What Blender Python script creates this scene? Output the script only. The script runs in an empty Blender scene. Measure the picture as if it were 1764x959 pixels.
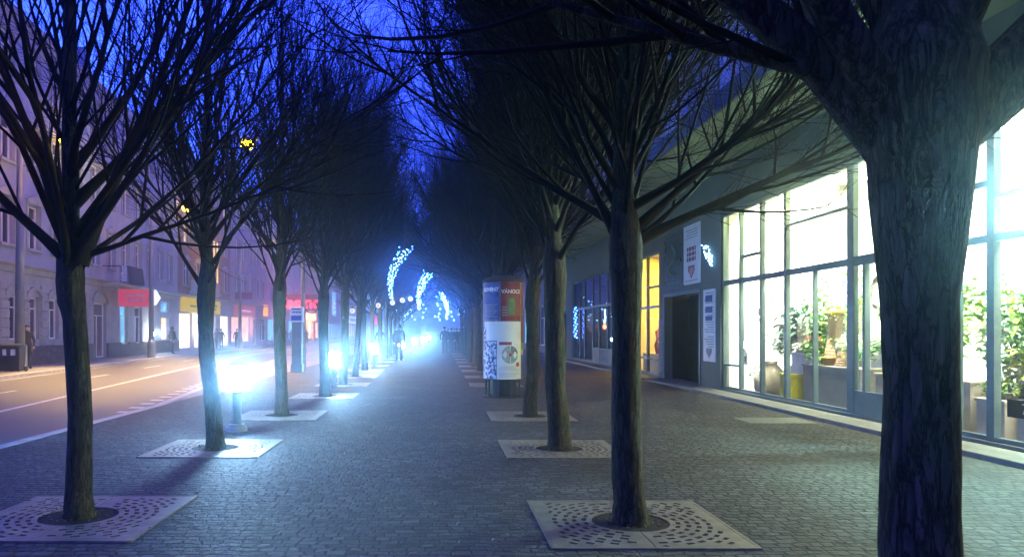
# A tree-lined promenade at dusk: shop windows on the right, street on the left
SUN_EL = -2.0
SKY_TINT = (0.52, 0.56, 1.0)
SKY_STRENGTH = 26.0
HAZE = 0.0052
HAZE_G = 0.95
SHOP_W = 3000
DOWN_W = 300
BENCH_FILL_W = 220
BOLL_E = 760
BOLL_W = 1
LAMP_K = 3.2
SPILL_K = 0.3
import bpy, bmesh, math, random
from mathutils import Vector, Matrix
PI = math.pi
R = math.radians
scene = bpy.context.scene
COL = scene.collection
FPX, VX, VY, EYE = 1274.0, 757.0, 571.0, 1.5      # focal length in photo pixels, vanishing point, eye height


def at(px, py, Y):
    """the point seen at photo pixel (px, py) at distance Y"""
    return Vector(((px - VX) / FPX * Y, Y, EYE - (py - VY) / FPX * Y))


# ------------------------------------------------------------------ materials
MATS = {}


def new_mat(name):
    m = bpy.data.materials.new(name)
    m.use_nodes = True
    nt = m.node_tree
    for n in list(nt.nodes):
        nt.nodes.remove(n)
    out = nt.nodes.new('ShaderNodeOutputMaterial')
    MATS[name] = m
    return m, nt, out


def N(nt, typ, **kw):
    n = nt.nodes.new(typ)
    for k, v in kw.items():
        if k.startswith('i_'):
            n.inputs[k[2:].replace('_', ' ')].default_value = v
        else:
            setattr(n, k, v)
    return n


def c4(c):
    return (c[0], c[1], c[2], 1.0)


def stained(name, col, col2=None, scale=3.0, rough=0.7, bump=0.15, bscale=40.0, metal=0.0, spec=0.3, stretch=(1, 1, 1), contrast=(0.35, 0.65)):
    """a procedural surface: two colours mixed by noise, fine bump, uneven gloss"""
    m, nt, out = new_mat(name)
    L = nt.links.new
    if col2 is None:
        col2 = tuple(c * 0.6 for c in col)
    tc = N(nt, 'ShaderNodeTexCoord')
    mp = N(nt, 'ShaderNodeMapping')
    mp.inputs['Scale'].default_value = stretch
    L(tc.outputs['Object'], mp.inputs['Vector'])
    n1 = N(nt, 'ShaderNodeTexNoise', i_Scale=scale, i_Detail=8.0, i_Roughness=0.65)
    L(mp.outputs[0], n1.inputs['Vector'])
    cr = N(nt, 'ShaderNodeValToRGB')
    cr.color_ramp.elements[0].position = contrast[0]
    cr.color_ramp.elements[1].position = contrast[1]
    cr.color_ramp.elements[0].color = c4(col2)
    cr.color_ramp.elements[1].color = c4(col)
    L(n1.outputs['Fac'], cr.inputs['Fac'])
    n2 = N(nt, 'ShaderNodeTexNoise', i_Scale=bscale, i_Detail=4.0)
    L(mp.outputs[0], n2.inputs['Vector'])
    bp = N(nt, 'ShaderNodeBump', i_Strength=bump, i_Distance=0.02)
    L(n2.outputs['Fac'], bp.inputs['Height'])
    rr = N(nt, 'ShaderNodeMapRange')
    rr.inputs['To Min'].default_value = max(0.05, rough - 0.15)
    rr.inputs['To Max'].default_value = min(1, rough + 0.15)
    L(n1.outputs['Fac'], rr.inputs['Value'])
    p = N(nt, 'ShaderNodeBsdfPrincipled')
    p.inputs['Metallic'].default_value = metal
    p.inputs['Specular IOR Level'].default_value = spec
    L(cr.outputs['Color'], p.inputs['Base Color'])
    L(rr.outputs[0], p.inputs['Roughness'])
    L(bp.outputs[0], p.inputs['Normal'])
    L(p.outputs[0], out.inputs['Surface'])
    return m


def emit(name, col, strength, noise=0.0, nscale=3.0, col2=None):
    """something that gives off light itself (a lamp, a lit window)"""
    m, nt, out = new_mat(name)
    L = nt.links.new
    e = N(nt, 'ShaderNodeEmission', i_Strength=strength)
    e.inputs['Color'].default_value = c4(col)
    if noise:
        tc = N(nt, 'ShaderNodeTexCoord')
        n1 = N(nt, 'ShaderNodeTexNoise', i_Scale=nscale, i_Detail=5.0)
        L(tc.outputs['Object'], n1.inputs['Vector'])
        cr = N(nt, 'ShaderNodeValToRGB')
        cr.color_ramp.elements[0].position = 0.5 - noise
        cr.color_ramp.elements[1].position = 0.5 + noise
        cr.color_ramp.elements[0].color = c4(col2 or tuple(c * 0.25 for c in col))
        cr.color_ramp.elements[1].color = c4(col)
        L(n1.outputs['Fac'], cr.inputs['Fac'])
        L(cr.outputs[0], e.inputs['Color'])
    L(e.outputs[0], out.inputs['Surface'])
    return m


def glassy(name, tint=(0.95, 0.97, 0.97), gloss=0.08, rough=0.02):
    """thin window glass: clear, with a fresnel reflection"""
    m, nt, out = new_mat(name)
    L = nt.links.new
    t = N(nt, 'ShaderNodeBsdfTransparent')
    t.inputs['Color'].default_value = c4(tint)
    g = N(nt, 'ShaderNodeBsdfGlossy', i_Roughness=rough)
    lw = N(nt, 'ShaderNodeLayerWeight', i_Blend=0.25)
    ml = N(nt, 'ShaderNodeMath', operation='MULTIPLY_ADD')
    ml.inputs[1].default_value = 0.2
    ml.inputs[2].default_value = gloss * 0.4
    ml.use_clamp = True
    L(lw.outputs['Fresnel'], ml.inputs[0])
    mx = N(nt, 'ShaderNodeMixShader')
    L(ml.outputs[0], mx.inputs['Fac'])
    L(t.outputs[0], mx.inputs[1])
    L(g.outputs[0], mx.inputs[2])
    L(mx.outputs[0], out.inputs['Surface'])
    return m


def bark_material(name, dark, light, moss):
    m, nt, out = new_mat(name)
    L = nt.links.new
    tc = N(nt, 'ShaderNodeTexCoord')
    mp = N(nt, 'ShaderNodeMapping')
    mp.inputs['Scale'].default_value = (1, 1, 0.16)
    L(tc.outputs['Object'], mp.inputs['Vector'])
    n1 = N(nt, 'ShaderNodeTexNoise', i_Scale=28.0, i_Detail=9.0, i_Roughness=0.7, i_Distortion=0.6)
    L(mp.outputs[0], n1.inputs['Vector'])
    cr = N(nt, 'ShaderNodeValToRGB')
    cr.color_ramp.elements[0].position = 0.36
    cr.color_ramp.elements[1].position = 0.66
    cr.color_ramp.elements[0].color = c4(dark)
    cr.color_ramp.elements[1].color = c4(light)
    L(n1.outputs['Fac'], cr.inputs['Fac'])
    n2 = N(nt, 'ShaderNodeTexNoise', i_Scale=3.0, i_Detail=6.0)
    L(tc.outputs['Object'], n2.inputs['Vector'])
    rp = N(nt, 'ShaderNodeMapRange')
    rp.inputs['From Min'].default_value = 0.45
    rp.inputs['From Max'].default_value = 0.75
    L(n2.outputs['Fac'], rp.inputs['Value'])
    mx = N(nt, 'ShaderNodeMixRGB')
    mx.inputs['Color2'].default_value = c4(moss)
    L(rp.outputs[0], mx.inputs['Fac'])
    L(cr.outputs[0], mx.inputs['Color1'])
    # lengthwise cracks and cross-wise lenticels
    mp2 = N(nt, 'ShaderNodeMapping')
    mp2.inputs['Scale'].default_value = (1, 1, 0.22)
    L(tc.outputs['Object'], mp2.inputs['Vector'])
    ad = N(nt, 'ShaderNodeMixRGB', blend_type='LINEAR_LIGHT')
    ad.inputs['Fac'].default_value = 0.05
    L(mp2.outputs[0], ad.inputs['Color1'])
    L(n1.outputs['Color'], ad.inputs['Color2'])
    vo = N(nt, 'ShaderNodeTexVoronoi', feature='DISTANCE_TO_EDGE', i_Scale=26.0)
    L(ad.outputs[0], vo.inputs['Vector'])
    ck = N(nt, 'ShaderNodeMapRange')
    ck.inputs['From Max'].default_value = 0.12
    ck.inputs['To Min'].default_value = 0.25
    L(vo.outputs['Distance'], ck.inputs['Value'])
    dk_ = N(nt, 'ShaderNodeVectorMath', operation='SCALE')
    L(mx.outputs[0], dk_.inputs[0])
    L(ck.outputs[0], dk_.inputs['Scale'])
    hh = N(nt, 'ShaderNodeMath', operation='MULTIPLY_ADD')
    hh.inputs[1].default_value = 0.7
    L(ck.outputs[0], hh.inputs[0])
    L(n1.outputs['Fac'], hh.inputs[2])
    bp = N(nt, 'ShaderNodeBump', i_Strength=1.0, i_Distance=0.03)
    L(hh.outputs[0], bp.inputs['Height'])
    p = N(nt, 'ShaderNodeBsdfPrincipled', i_Roughness=0.85)
    p.inputs['Specular IOR Level'].default_value = 0.2
    L(dk_.outputs[0], p.inputs['Base Color'])
    L(bp.outputs[0], p.inputs['Normal'])
    L(p.outputs[0], out.inputs['Surface'])
    return m


def sett_material(name, c1, c2, mortar, w=0.105, h=0.092, rough=0.66, bumpd=0.03):
    """small granite setts laid in rows across the walk"""
    m, nt, out = new_mat(name)
    L = nt.links.new
    tc = N(nt, 'ShaderNodeTexCoord')
    nz = N(nt, 'ShaderNodeTexNoise', i_Scale=3.2, i_Detail=3.0)
    L(tc.outputs['Object'], nz.inputs['Vector'])
    sub = N(nt, 'ShaderNodeVectorMath', operation='SUBTRACT')
    sub.inputs[1].default_value = (0.5, 0.5, 0.5)
    L(nz.outputs['Color'], sub.inputs[0])
    sc = N(nt, 'ShaderNodeVectorMath', operation='SCALE')
    sc.inputs['Scale'].default_value = 0.15
    L(sub.outputs[0], sc.inputs[0])
    ad = N(nt, 'ShaderNodeVectorMath', operation='ADD')
    L(tc.outputs['Object'], ad.inputs[0])
    L(sc.outputs[0], ad.inputs[1])
    br = N(nt, 'ShaderNodeTexBrick', offset=0.43, squash=1.35, squash_frequency=3)
    br.inputs['Scale'].default_value = 1.0
    br.inputs['Mortar Size'].default_value = 0.012
    br.inputs['Mortar Smooth'].default_value = 0.5
    br.inputs['Bias'].default_value = 0.1
    br.inputs['Brick Width'].default_value = w
    br.inputs['Row Height'].default_value = h
    br.inputs['Color1'].default_value = c4(c1)
    br.inputs['Color2'].default_value = c4(c2)
    br.inputs['Mortar'].default_value = c4(mortar)
    L(ad.outputs[0], br.inputs['Vector'])
    big = N(nt, 'ShaderNodeTexNoise', i_Scale=0.8, i_Detail=9.0, i_Roughness=0.68)
    L(tc.outputs['Object'], big.inputs['Vector'])
    mr = N(nt, 'ShaderNodeMapRange')
    mr.inputs['From Min'].default_value = 0.36
    mr.inputs['From Max'].default_value = 0.64
    mr.inputs['To Min'].default_value = 0.4
    mr.inputs['To Max'].default_value = 1.3
    L(big.outputs['Fac'], mr.inputs['Value'])
    mul = N(nt, 'ShaderNodeVectorMath', operation='SCALE')
    L(br.outputs['Color'], mul.inputs[0])
    L(mr.outputs[0], mul.inputs['Scale'])
    # height: rounded stones, each tipped a little, with grain
    n2 = N(nt, 'ShaderNodeTexNoise', i_Scale=55.0, i_Detail=4.0)
    L(tc.outputs['Object'], n2.inputs['Vector'])
    n3 = N(nt, 'ShaderNodeTexNoise', i_Scale=9.0, i_Detail=2.0)
    L(tc.outputs['Object'], n3.inputs['Vector'])
    h1 = N(nt, 'ShaderNodeMath', operation='MULTIPLY_ADD')
    h1.inputs[1].default_value = -1.0
    h1.inputs[2].default_value = 1.0
    L(br.outputs['Fac'], h1.inputs[0])
    h2 = N(nt, 'ShaderNodeMath', operation='MULTIPLY_ADD')
    h2.inputs[1].default_value = 0.35
    L(n2.outputs['Fac'], h2.inputs[0])
    L(h1.outputs[0], h2.inputs[2])
    h3 = N(nt, 'ShaderNodeMath', operation='MULTIPLY_ADD')
    h3.inputs[1].default_value = 1.1
    L(n3.outputs['Fac'], h3.inputs[0])
    L(h2.outputs[0], h3.inputs[2])
    bp = N(nt, 'ShaderNodeBump', i_Strength=1.0, i_Distance=bumpd)
    L(h3.outputs[0], bp.inputs['Height'])
    rr = N(nt, 'ShaderNodeMapRange')
    rr.inputs['To Min'].default_value = rough - 0.12
    rr.inputs['To Max'].default_value = rough + 0.2
    L(big.outputs['Fac'], rr.inputs['Value'])
    p = N(nt, 'ShaderNodeBsdfPrincipled')
    p.inputs['Specular IOR Level'].default_value = 0.3
    L(mul.outputs[0], p.inputs['Base Color'])
    L(rr.outputs[0], p.inputs['Roughness'])
    L(bp.outputs[0], p.inputs['Normal'])
    L(p.outputs[0], out.inputs['Surface'])
    return m


sett_material('setts', (0.105, 0.10, 0.096), (0.036, 0.035, 0.034), (0.012, 0.012, 0.012))
sett_material('slabs', (0.24, 0.235, 0.23), (0.19, 0.185, 0.18), (0.07, 0.07, 0.07), w=0.5, h=0.5, rough=0.55, bumpd=0.006)
stained('asphalt', (0.11, 0.105, 0.10), (0.06, 0.06, 0.06), scale=0.6, rough=0.6, bump=0.5, bscale=90, contrast=(0.3, 0.7))
stained('earth', (0.05, 0.045, 0.04), scale=2, rough=0.9, bump=0.8, bscale=30)
stained('road_paint', (0.5, 0.5, 0.48), (0.16, 0.16, 0.16), scale=5, rough=0.6, contrast=(0.3, 0.5))
stained('kerb_stone', (0.42, 0.41, 0.39), (0.25, 0.25, 0.24), scale=4, rough=0.6, bump=0.3)
stained('step_stone', (0.17, 0.175, 0.16), (0.09, 0.095, 0.085), scale=3, rough=0.7, bump=0.4)
stained('patch_concrete', (0.17, 0.18, 0.15), (0.11, 0.115, 0.1), scale=6, rough=0.7)
bark_material('bark', (0.014, 0.010, 0.006), (0.125, 0.092, 0.056), (0.07, 0.075, 0.032))
stained('twig', (0.017, 0.012, 0.007), (0.008, 0.006, 0.004), scale=8, rough=0.9, bump=0.2, spec=0.1)
stained('grate_iron', (0.27, 0.23, 0.15), (0.11, 0.088, 0.055), scale=5, rough=0.5, bump=0.25, bscale=60, metal=0.15, contrast=(0.3, 0.62))
stained('dark_iron', (0.035, 0.035, 0.038), (0.02, 0.02, 0.02), rough=0.5, metal=0.3)
stained('soil', (0.035, 0.026, 0.02), (0.015, 0.012, 0.01), scale=20, rough=0.95, bump=1, bscale=50)
stained('steel_post', (0.23, 0.25, 0.26), (0.15, 0.16, 0.17), scale=2, rough=0.45, metal=0.3)
stained('grey_wall', (0.11, 0.13, 0.125), (0.075, 0.09, 0.086), scale=1.2, rough=0.75, bump=0.3)
stained('soffit_paint', (0.30, 0.33, 0.20), (0.2, 0.22, 0.13), scale=0.8, rough=0.8)
stained('pale_facade', (0.52, 0.53, 0.55), (0.40, 0.41, 0.44), scale=1.5, rough=0.8, bump=0.2)
stained('window_steel', (0.10, 0.14, 0.15), (0.07, 0.1, 0.11), scale=4, rough=0.35, metal=0.2)
stained('white_paint', (0.8, 0.79, 0.75), (0.7, 0.69, 0.65), scale=2, rough=0.6, bump=0.1)
stained('cream_paint', (0.72, 0.66, 0.5), (0.62, 0.56, 0.42), scale=2, rough=0.6, bump=0.1)
stained('floor_tile', (0.3, 0.29, 0.26), rough=0.4)
stained('wood_board', (0.36, 0.28, 0.19), (0.25, 0.19, 0.12), scale=3, rough=0.6, stretch=(6, 1, 1))
stained('board_beige', (0.5, 0.45, 0.36), (0.38, 0.33, 0.26), scale=2, rough=0.6)
stained('board_grey', (0.22, 0.21, 0.18), (0.14, 0.135, 0.12), scale=2, rough=0.5)
stained('black_door', (0.010, 0.011, 0.012), (0.006, 0.006, 0.007), rough=0.6, spec=0.1)
stained('plastic_dark', (0.03, 0.033, 0.035), rough=0.4)
stained('cloth_dark', (0.02, 0.021, 0.026), (0.012, 0.012, 0.016), scale=12, rough=0.9)
stained('cloth_navy', (0.025, 0.035, 0.07), scale=12, rough=0.9)
stained('cloth_jeans', (0.05, 0.075, 0.14), scale=12, rough=0.9)
stained('cloth_brown', (0.05, 0.032, 0.022), scale=12, rough=0.9)
stained('cloth_grey', (0.12, 0.12, 0.13), scale=12, rough=0.9)
stained('cloth_red', (0.35, 0.03, 0.03), scale=12, rough=0.9)
stained('cloth_olive', (0.06, 0.065, 0.035), scale=12, rough=0.9)
stained('skin', (0.5, 0.33, 0.25), (0.45, 0.28, 0.2), scale=12, rough=0.55)
stained('hair_dark', (0.02, 0.014, 0.01), scale=40, rough=0.6)
stained('hair_fair', (0.22, 0.14, 0.06), scale=40, rough=0.6)
stained('paper_white', (0.78, 0.77, 0.76), (0.66, 0.65, 0.66), scale=2.5, rough=0.7, bump=0.08)
stained('paper_blue', (0.09, 0.12, 0.34), (0.03, 0.04, 0.14), scale=9, rough=0.7)
stained('paper_collage', (0.55, 0.6, 0.75), (0.03, 0.05, 0.16), scale=14, rough=0.7, contrast=(0.46, 0.54))
stained('paper_red', (0.2, 0.03, 0.02), (0.1, 0.012, 0.018), scale=4, rough=0.7)
stained('paper_orange', (0.26, 0.075, 0.02), (0.17, 0.03, 0.018), scale=4, rough=0.7)
stained('paper_green', (0.12, 0.25, 0.07), (0.06, 0.14, 0.05), scale=7, rough=0.7)
stained('paper_grey', (0.25, 0.26, 0.3), (0.1, 0.1, 0.14), scale=12, rough=0.7)
stained('paper_yellow', (0.75, 0.55, 0.1), rough=0.7)
stained('paper_sky', (0.3, 0.42, 0.6), (0.15, 0.28, 0.2), scale=9, rough=0.7)
stained('paper_moss', (0.22, 0.28, 0.16), (0.4, 0.4, 0.38), scale=12, rough=0.7)
stained('ink_dark', (0.03, 0.03, 0.05), rough=0.7)
stained('ink_grey', (0.3, 0.3, 0.36), rough=0.7)
stained('ink_red', (0.5, 0.06, 0.07), rough=0.6)
stained('ink_maroon', (0.3, 0.06, 0.12), rough=0.6)
stained('ink_white', (0.8, 0.8, 0.8), rough=0.6)
stained('sign_green_dark', (0.03, 0.06, 0.06), (0.02, 0.04, 0.045), rough=0.3)
stained('emblem_green', (0.10, 0.2, 0.17), rough=0.4)
stained('sign_blue', (0.05, 0.1, 0.45), rough=0.5)
stained('fallen_leaf', (0.22, 0.12, 0.03), (0.12, 0.06, 0.02), rough=0.8)
stained('dry_leaf', (0.35, 0.28, 0.06), (0.25, 0.16, 0.04), rough=0.7)
for nm, a, b in (('leaf_green', (0.13, 0.33, 0.03), (0.07, 0.19, 0.02)), ('leaf_lime', (0.36, 0.48, 0.03), (0.2, 0.34, 0.02)),
                 ('leaf_dark', (0.03, 0.10, 0.03), (0.015, 0.055, 0.02)), ('leaf_blue', (0.08, 0.16, 0.12), (0.03, 0.08, 0.06)),
                 ('leaf_yellow', (0.5, 0.42, 0.03), (0.25, 0.28, 0.03))):
    stained(nm, a, b, scale=9, rough=0.5)
stained('pot_terracotta', (0.42, 0.17, 0.08), rough=0.7)
stained('pot_yellow', (0.75, 0.45, 0.02), rough=0.35)
stained('pot_white', (0.75, 0.75, 0.72), rough=0.35)
stained('pot_grey', (0.25, 0.26, 0.27), rough=0.5)
stained('pot_beige', (0.5, 0.42, 0.3), rough=0.5)
stained('box_yellow', (0.65, 0.6, 0.05), rough=0.4)
stained('box_red', (0.55, 0.04, 0.05), rough=0.4)
stained('wicker', (0.45, 0.3, 0.16), (0.25, 0.15, 0.07), scale=30, rough=0.7, bump=0.8, bscale=60)
stained('sack', (0.28, 0.24, 0.18), (0.2, 0.17, 0.12), scale=8, rough=0.9, bump=0.6)
stained('flower_orange', (0.8, 0.28, 0.04), rough=0.6)
stained('flower_red', (0.6, 0.04, 0.04), rough=0.6)
stained('white_branch', (0.8, 0.8, 0.78), rough=0.6)
stained('metal_ornament', (0.3, 0.27, 0.22), rough=0.4, metal=0.6)
glassy('shop_glass', gloss=0.05)
glassy('window_glass', gloss=0.3)
stained('dark_pane', (0.02, 0.022, 0.03), (0.012, 0.012, 0.02), scale=2, rough=0.12, spec=0.8, bump=0.02)

# ------------------------------------------------------------------ mesh helper


class MB:
    def __init__(s):
        s.v = []; s.f = []; s.m = []; s.mats = []

    def mi(s, mat):
        if mat not in s.mats:
            s.mats.append(mat)
        return s.mats.index(mat)

    def add(s, vs, fs, mat=None):
        o = len(s.v)
        s.v.extend([tuple(p) for p in vs])
        k = s.mi(mat) if mat else 0
        for f in fs:
            s.f.append(tuple(i + o for i in f)); s.m.append(k)
        return s

    def box(s, x0, x1, y0, y1, z0, z1, mat=None):
        vs = [(x, y, z) for z in (z0, z1) for y in (y0, y1) for x in (x0, x1)]
        return s.add(vs, [(0, 2, 3, 1), (4, 5, 7, 6), (0, 1, 5, 4), (2, 6, 7, 3), (0, 4, 6, 2), (1, 3, 7, 5)], mat)

    def quad(s, a, b, c, d, mat=None):
        return s.add([a, b, c, d], [(0, 1, 2, 3)], mat)

    def tube(s, pts, rads, n=6, cap=True, mat=None):
        o = len(s.v)
        k = s.mi(mat) if mat else 0
        np_ = len(pts)
        t0 = (pts[1] - pts[0]).normalized()
        ref = Vector((1, 0, 0)) if abs(t0.x) < 0.8 else Vector((0, 1, 0))
        u = (ref - t0 * ref.dot(t0)).normalized()
        for i in range(np_):
            if i == 0:
                t = t0
            elif i == np_ - 1:
                t = (pts[i] - pts[i - 1]).normalized()
            else:
                t = (pts[i + 1] - pts[i - 1]).normalized()
            u = (u - t * u.dot(t))
            if u.length < 1e-6:
                u = t.orthogonal()
            u.normalize()
            w = t.cross(u)
            p = pts[i]; r = rads[i]
            for j in range(n):
                a = 2 * PI * j / n
                ca, sa = math.cos(a) * r, math.sin(a) * r
                s.v.append((p.x + u.x * ca + w.x * sa, p.y + u.y * ca + w.y * sa, p.z + u.z * ca + w.z * sa))
        for i in range(np_ - 1):
            b0 = o + i * n; b1 = b0 + n
            for j in range(n):
                j2 = (j + 1) % n
                s.f.append((b0 + j, b0 + j2, b1 + j2, b1 + j)); s.m.append(k)
        if cap:
            s.f.append(tuple(o + j for j in range(n))[::-1]); s.m.append(k)
            e = o + (np_ - 1) * n
            s.f.append(tuple(e + j for j in range(n))); s.m.append(k)
        return s

    def lathe(s, prof, n=16, c=(0, 0, 0), mat=None, a0=0.0, a1=2 * PI):
        """prof: (radius, z) pairs from the bottom up"""
        full = abs(a1 - a0 - 2 * PI) < 1e-6
        m = n if full else n + 1
        o = len(s.v); k = s.mi(mat) if mat else 0
        for r, z in prof:
            for j in range(m):
                a = a0 + (a1 - a0) * j / n
                s.v.append((c[0] + r * math.cos(a), c[1] + r * math.sin(a), c[2] + z))
        for i in range(len(prof) - 1):
            for j in range(n):
                j2 = (j + 1) % m
                s.f.append((o + i * m + j, o + i * m + j2, o + (i + 1) * m + j2, o + (i + 1) * m + j)); s.m.append(k)
        if full:
            if prof[0][0] > 1e-5:
                s.f.append(tuple(o + j for j in range(m))[::-1]); s.m.append(k)
            if prof[-1][0] > 1e-5:
                e = o + (len(prof) - 1) * m
                s.f.append(tuple(e + j for j in range(m))); s.m.append(k)
        return s

    def ball(s, c, rx, ry=None, rz=None, n=10, m=7, mat=None):
        ry = ry or rx; rz = rz or rx
        prof = []
        for i in range(m + 1):
            a = -PI / 2 + PI * i / m
            prof.append((max(1e-4, math.cos(a)), math.sin(a)))
        o = len(s.v)
        s.lathe(prof, n, mat=mat)
        for i in range(o, len(s.v)):
            x, y, z = s.v[i]
            s.v[i] = (c[0] + x * rx, c[1] + y * ry, c[2] + z * rz)
        return s

    def prism(s, poly, axis, lo, hi, mat=None):
        """poly in the two other axes (order x,y,z), extruded along axis"""
        n = len(poly)

        def put(a, b, c):
            return {'x': (c, a, b), 'y': (a, c, b), 'z': (a, b, c)}[axis]
        vs = [put(a, b, lo) for a, b in poly] + [put(a, b, hi) for a, b in poly]
        fs = [tuple(range(n))[::-1], tuple(range(n, 2 * n))] + [(i, (i + 1) % n, n + (i + 1) % n, n + i) for i in range(n)]
        return s.add(vs, fs, mat)

    def move(s, M):
        s.v = [tuple(M @ Vector(p)) for p in s.v]
        return s

    def mesh(s, name, mat=None):
        me = bpy.data.meshes.new(name)
        me.from_pydata(s.v, [], s.f)
        if s.mats:
            for m in s.mats:
                me.materials.append(MATS[m])
            me.polygons.foreach_set('material_index', s.m)
        elif mat:
            me.materials.append(MATS[mat])
        me.update()
        return me

    def build(s, name, mat=None, parent=None, loc=None, smooth=False, bevel=0.0, world=False, fix=True):
        """link ONE mesh object; world=True: the vertices are world coordinates, moved into the parent's frame"""
        if world and parent is not None:
            b = Vector(parent.location)
            q = parent.parent
            while q is not None:
                b = b + Vector(q.location); q = q.parent
            s.v = [(p[0] - b.x, p[1] - b.y, p[2] - b.z) for p in s.v]
        me = s.mesh(name, mat)
        if fix:
            bm = bmesh.new(); bm.from_mesh(me)
            bmesh.ops.recalc_face_normals(bm, faces=bm.faces)
            bm.to_mesh(me); bm.free()
        if smooth:
            me.polygons.foreach_set('use_smooth', [True] * len(me.polygons))
        o = bpy.data.objects.new(name, me)
        COL.objects.link(o)
        if parent is not None:
            o.parent = parent
        if loc is not None:
            o.location = loc
        if bevel:
            b = o.modifiers.new('Bevel', 'BEVEL'); b.width = bevel; b.segments = 2; b.limit_method = 'ANGLE'
        return o


def inst(name, me, parent=None, loc=(0, 0, 0), rotz=0.0):
    o = bpy.data.objects.new(name, me)
    COL.objects.link(o)
    o.parent = parent
    o.location = loc
    o.rotation_euler = (0, 0, rotz)
    return o


def tag(o, label, cat, group=None):
    o['label'] = label
    o['category'] = cat
    if group:
        o['group'] = group
    return o


def thing(name, label, cat, loc=(0, 0, 0), rotz=0.0, group=None):
    o = bpy.data.objects.new(name, None)
    o.empty_display_size = 0.2
    COL.objects.link(o)
    o.location = loc
    o.rotation_euler = (0, 0, rotz)
    return tag(o, label, cat, group)


KIDS = {}


def copy_tree(o, parent=None):
    c = o.copy()
    COL.objects.link(c)
    c.parent = parent
    for ch in [x for x in o.children]:
        copy_tree(ch, c)
    return c


def dup(o, label, loc, rotz=0.0, scale=1.0):
    c = copy_tree(o)
    c.location = loc
    c.rotation_euler = (0, 0, rotz)
    c.scale = (scale, scale, scale)
    c['label'] = label
    return c


def struct(o):
    o['kind'] = 'structure'
    return o


def lamp(name, kind, loc, power, col, size=0.1, parent=None, rot=None, size_y=None, spread=None):
    l = bpy.data.lights.new(name, kind)
    l.energy = power
    l.color = col
    if kind == 'AREA':
        l.size = size
        if size_y:
            l.shape = 'RECTANGLE'; l.size_y = size_y
        if spread:
            l.spread = spread
    elif kind in ('POINT', 'SPOT'):
        l.shadow_soft_size = size
    o = bpy.data.objects.new(name, l)
    COL.objects.link(o)
    o.parent = parent
    o.location = loc
    if rot:
        o.rotation_euler = rot
    return o


def text_mesh(body, size, align='CENTER', depth=0.002, bold=0.0, shear=0.0, spacing=1.0):
    """letters as a mesh lying in the xy plane, facing +z"""
    cu = bpy.data.curves.new('lettering', 'FONT')
    cu.body = body
    cu.size = size
    cu.align_x = align
    cu.align_y = 'CENTER'
    cu.extrude = depth
    cu.offset = bold
    cu.shear = shear
    cu.space_character = spacing
    ob = bpy.data.objects.new('lettering', cu)
    COL.objects.link(ob)
    dg = bpy.context.evaluated_depsgraph_get()
    me = bpy.data.meshes.new_from_object(ob.evaluated_get(dg))
    bpy.data.objects.remove(ob)
    bpy.data.curves.remove(cu)
    return me


def lettering(body, size, mat, parent, M, name='lettering', **kw):
    me = text_mesh(body, size, **kw)
    me.transform(M)
    me.materials.clear()
    me.materials.append(MATS[mat])
    o = bpy.data.objects.new(name, me)
    COL.objects.link(o)
    o.parent = parent
    return o


# letters facing -x (read from the street side by the camera) / facing -y / facing +x
def face_negx(x, y, z):
    return Matrix.Translation((x, y, z)) @ Matrix(((0, 0, -1, 0), (-1, 0, 0, 0), (0, 1, 0, 0), (0, 0, 0, 1)))


def face_negy(x, y, z):
    return Matrix.Translation((x, y, z)) @ Matrix(((1, 0, 0, 0), (0, 0, -1, 0), (0, 1, 0, 0), (0, 0, 0, 1)))


def face_posx(x, y, z):
    return Matrix.Translation((x, y, z)) @ Matrix(((0, 0, 1, 0), (1, 0, 0, 0), (0, 1, 0, 0), (0, 0, 0, 1)))


ORD = ['first', 'second', 'third', 'fourth', 'fifth', 'sixth', 'seventh', 'eighth', 'ninth', 'tenth', 'eleventh', 'twelfth', 'thirteenth', 'fourteenth', 'fifteenth', 'sixteenth']

# ------------------------------------------------------------------ camera, sky, air
cam_d = bpy.data.cameras.new('camera')
cam = bpy.data.objects.new('camera', cam_d)
COL.objects.link(cam)
cam.location = (0, 0, EYE)
cam.rotation_euler = (R(90), 0, 0)
cam_d.sensor_width = 36.0
cam_d.lens = FPX / 1764 * 36
cam_d.shift_x = (882 - VX) / 1764
cam_d.shift_y = (VY - 479.5) / 1764
cam_d.clip_start = 0.05
cam_d.clip_end = 2000
scene.camera = cam
scene.view_settings.view_transform = 'Standard'
scene.view_settings.look = 'None'
scene.view_settings.exposure = -0.25
scene.view_settings.gamma = 1.0
scene.view_settings.use_curve_mapping = False
scene.cycles.use_denoising = True
scene.cycles.max_bounces = 6
scene.cycles.diffuse_bounces = 3
scene.cycles.glossy_bounces = 3
scene.cycles.transparent_max_bounces = 12
scene.cycles.volume_bounces = 1
scene.cycles.sample_clamp_indirect = 6.0
scene.cycles.use_light_tree = True

world = bpy.data.worlds.new('World')
scene.world = world
world.use_nodes = True
wt = world.node_tree
for n in list(wt.nodes):
    wt.nodes.remove(n)
wo = wt.nodes.new('ShaderNodeOutputWorld')
wb = wt.nodes.new('ShaderNodeBackground')
ws = wt.nodes.new('ShaderNodeTexSky')
ws.sky_type = 'NISHITA'
ws.sun_disc = False
ws.sun_elevation = R(SUN_EL)
ws.sun_rotation = R(-60)
ws.altitude = 300
ws.air_density = 1.0
ws.dust_density = 0.6
ws.ozone_density = 6.0
wm = wt.nodes.new('ShaderNodeMixRGB')
wm.blend_type = 'MULTIPLY'
wm.inputs['Fac'].default_value = 1.0
wm.inputs['Color2'].default_value = c4(SKY_TINT)
wt.links.new(ws.outputs[0], wm.inputs['Color1'])
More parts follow.
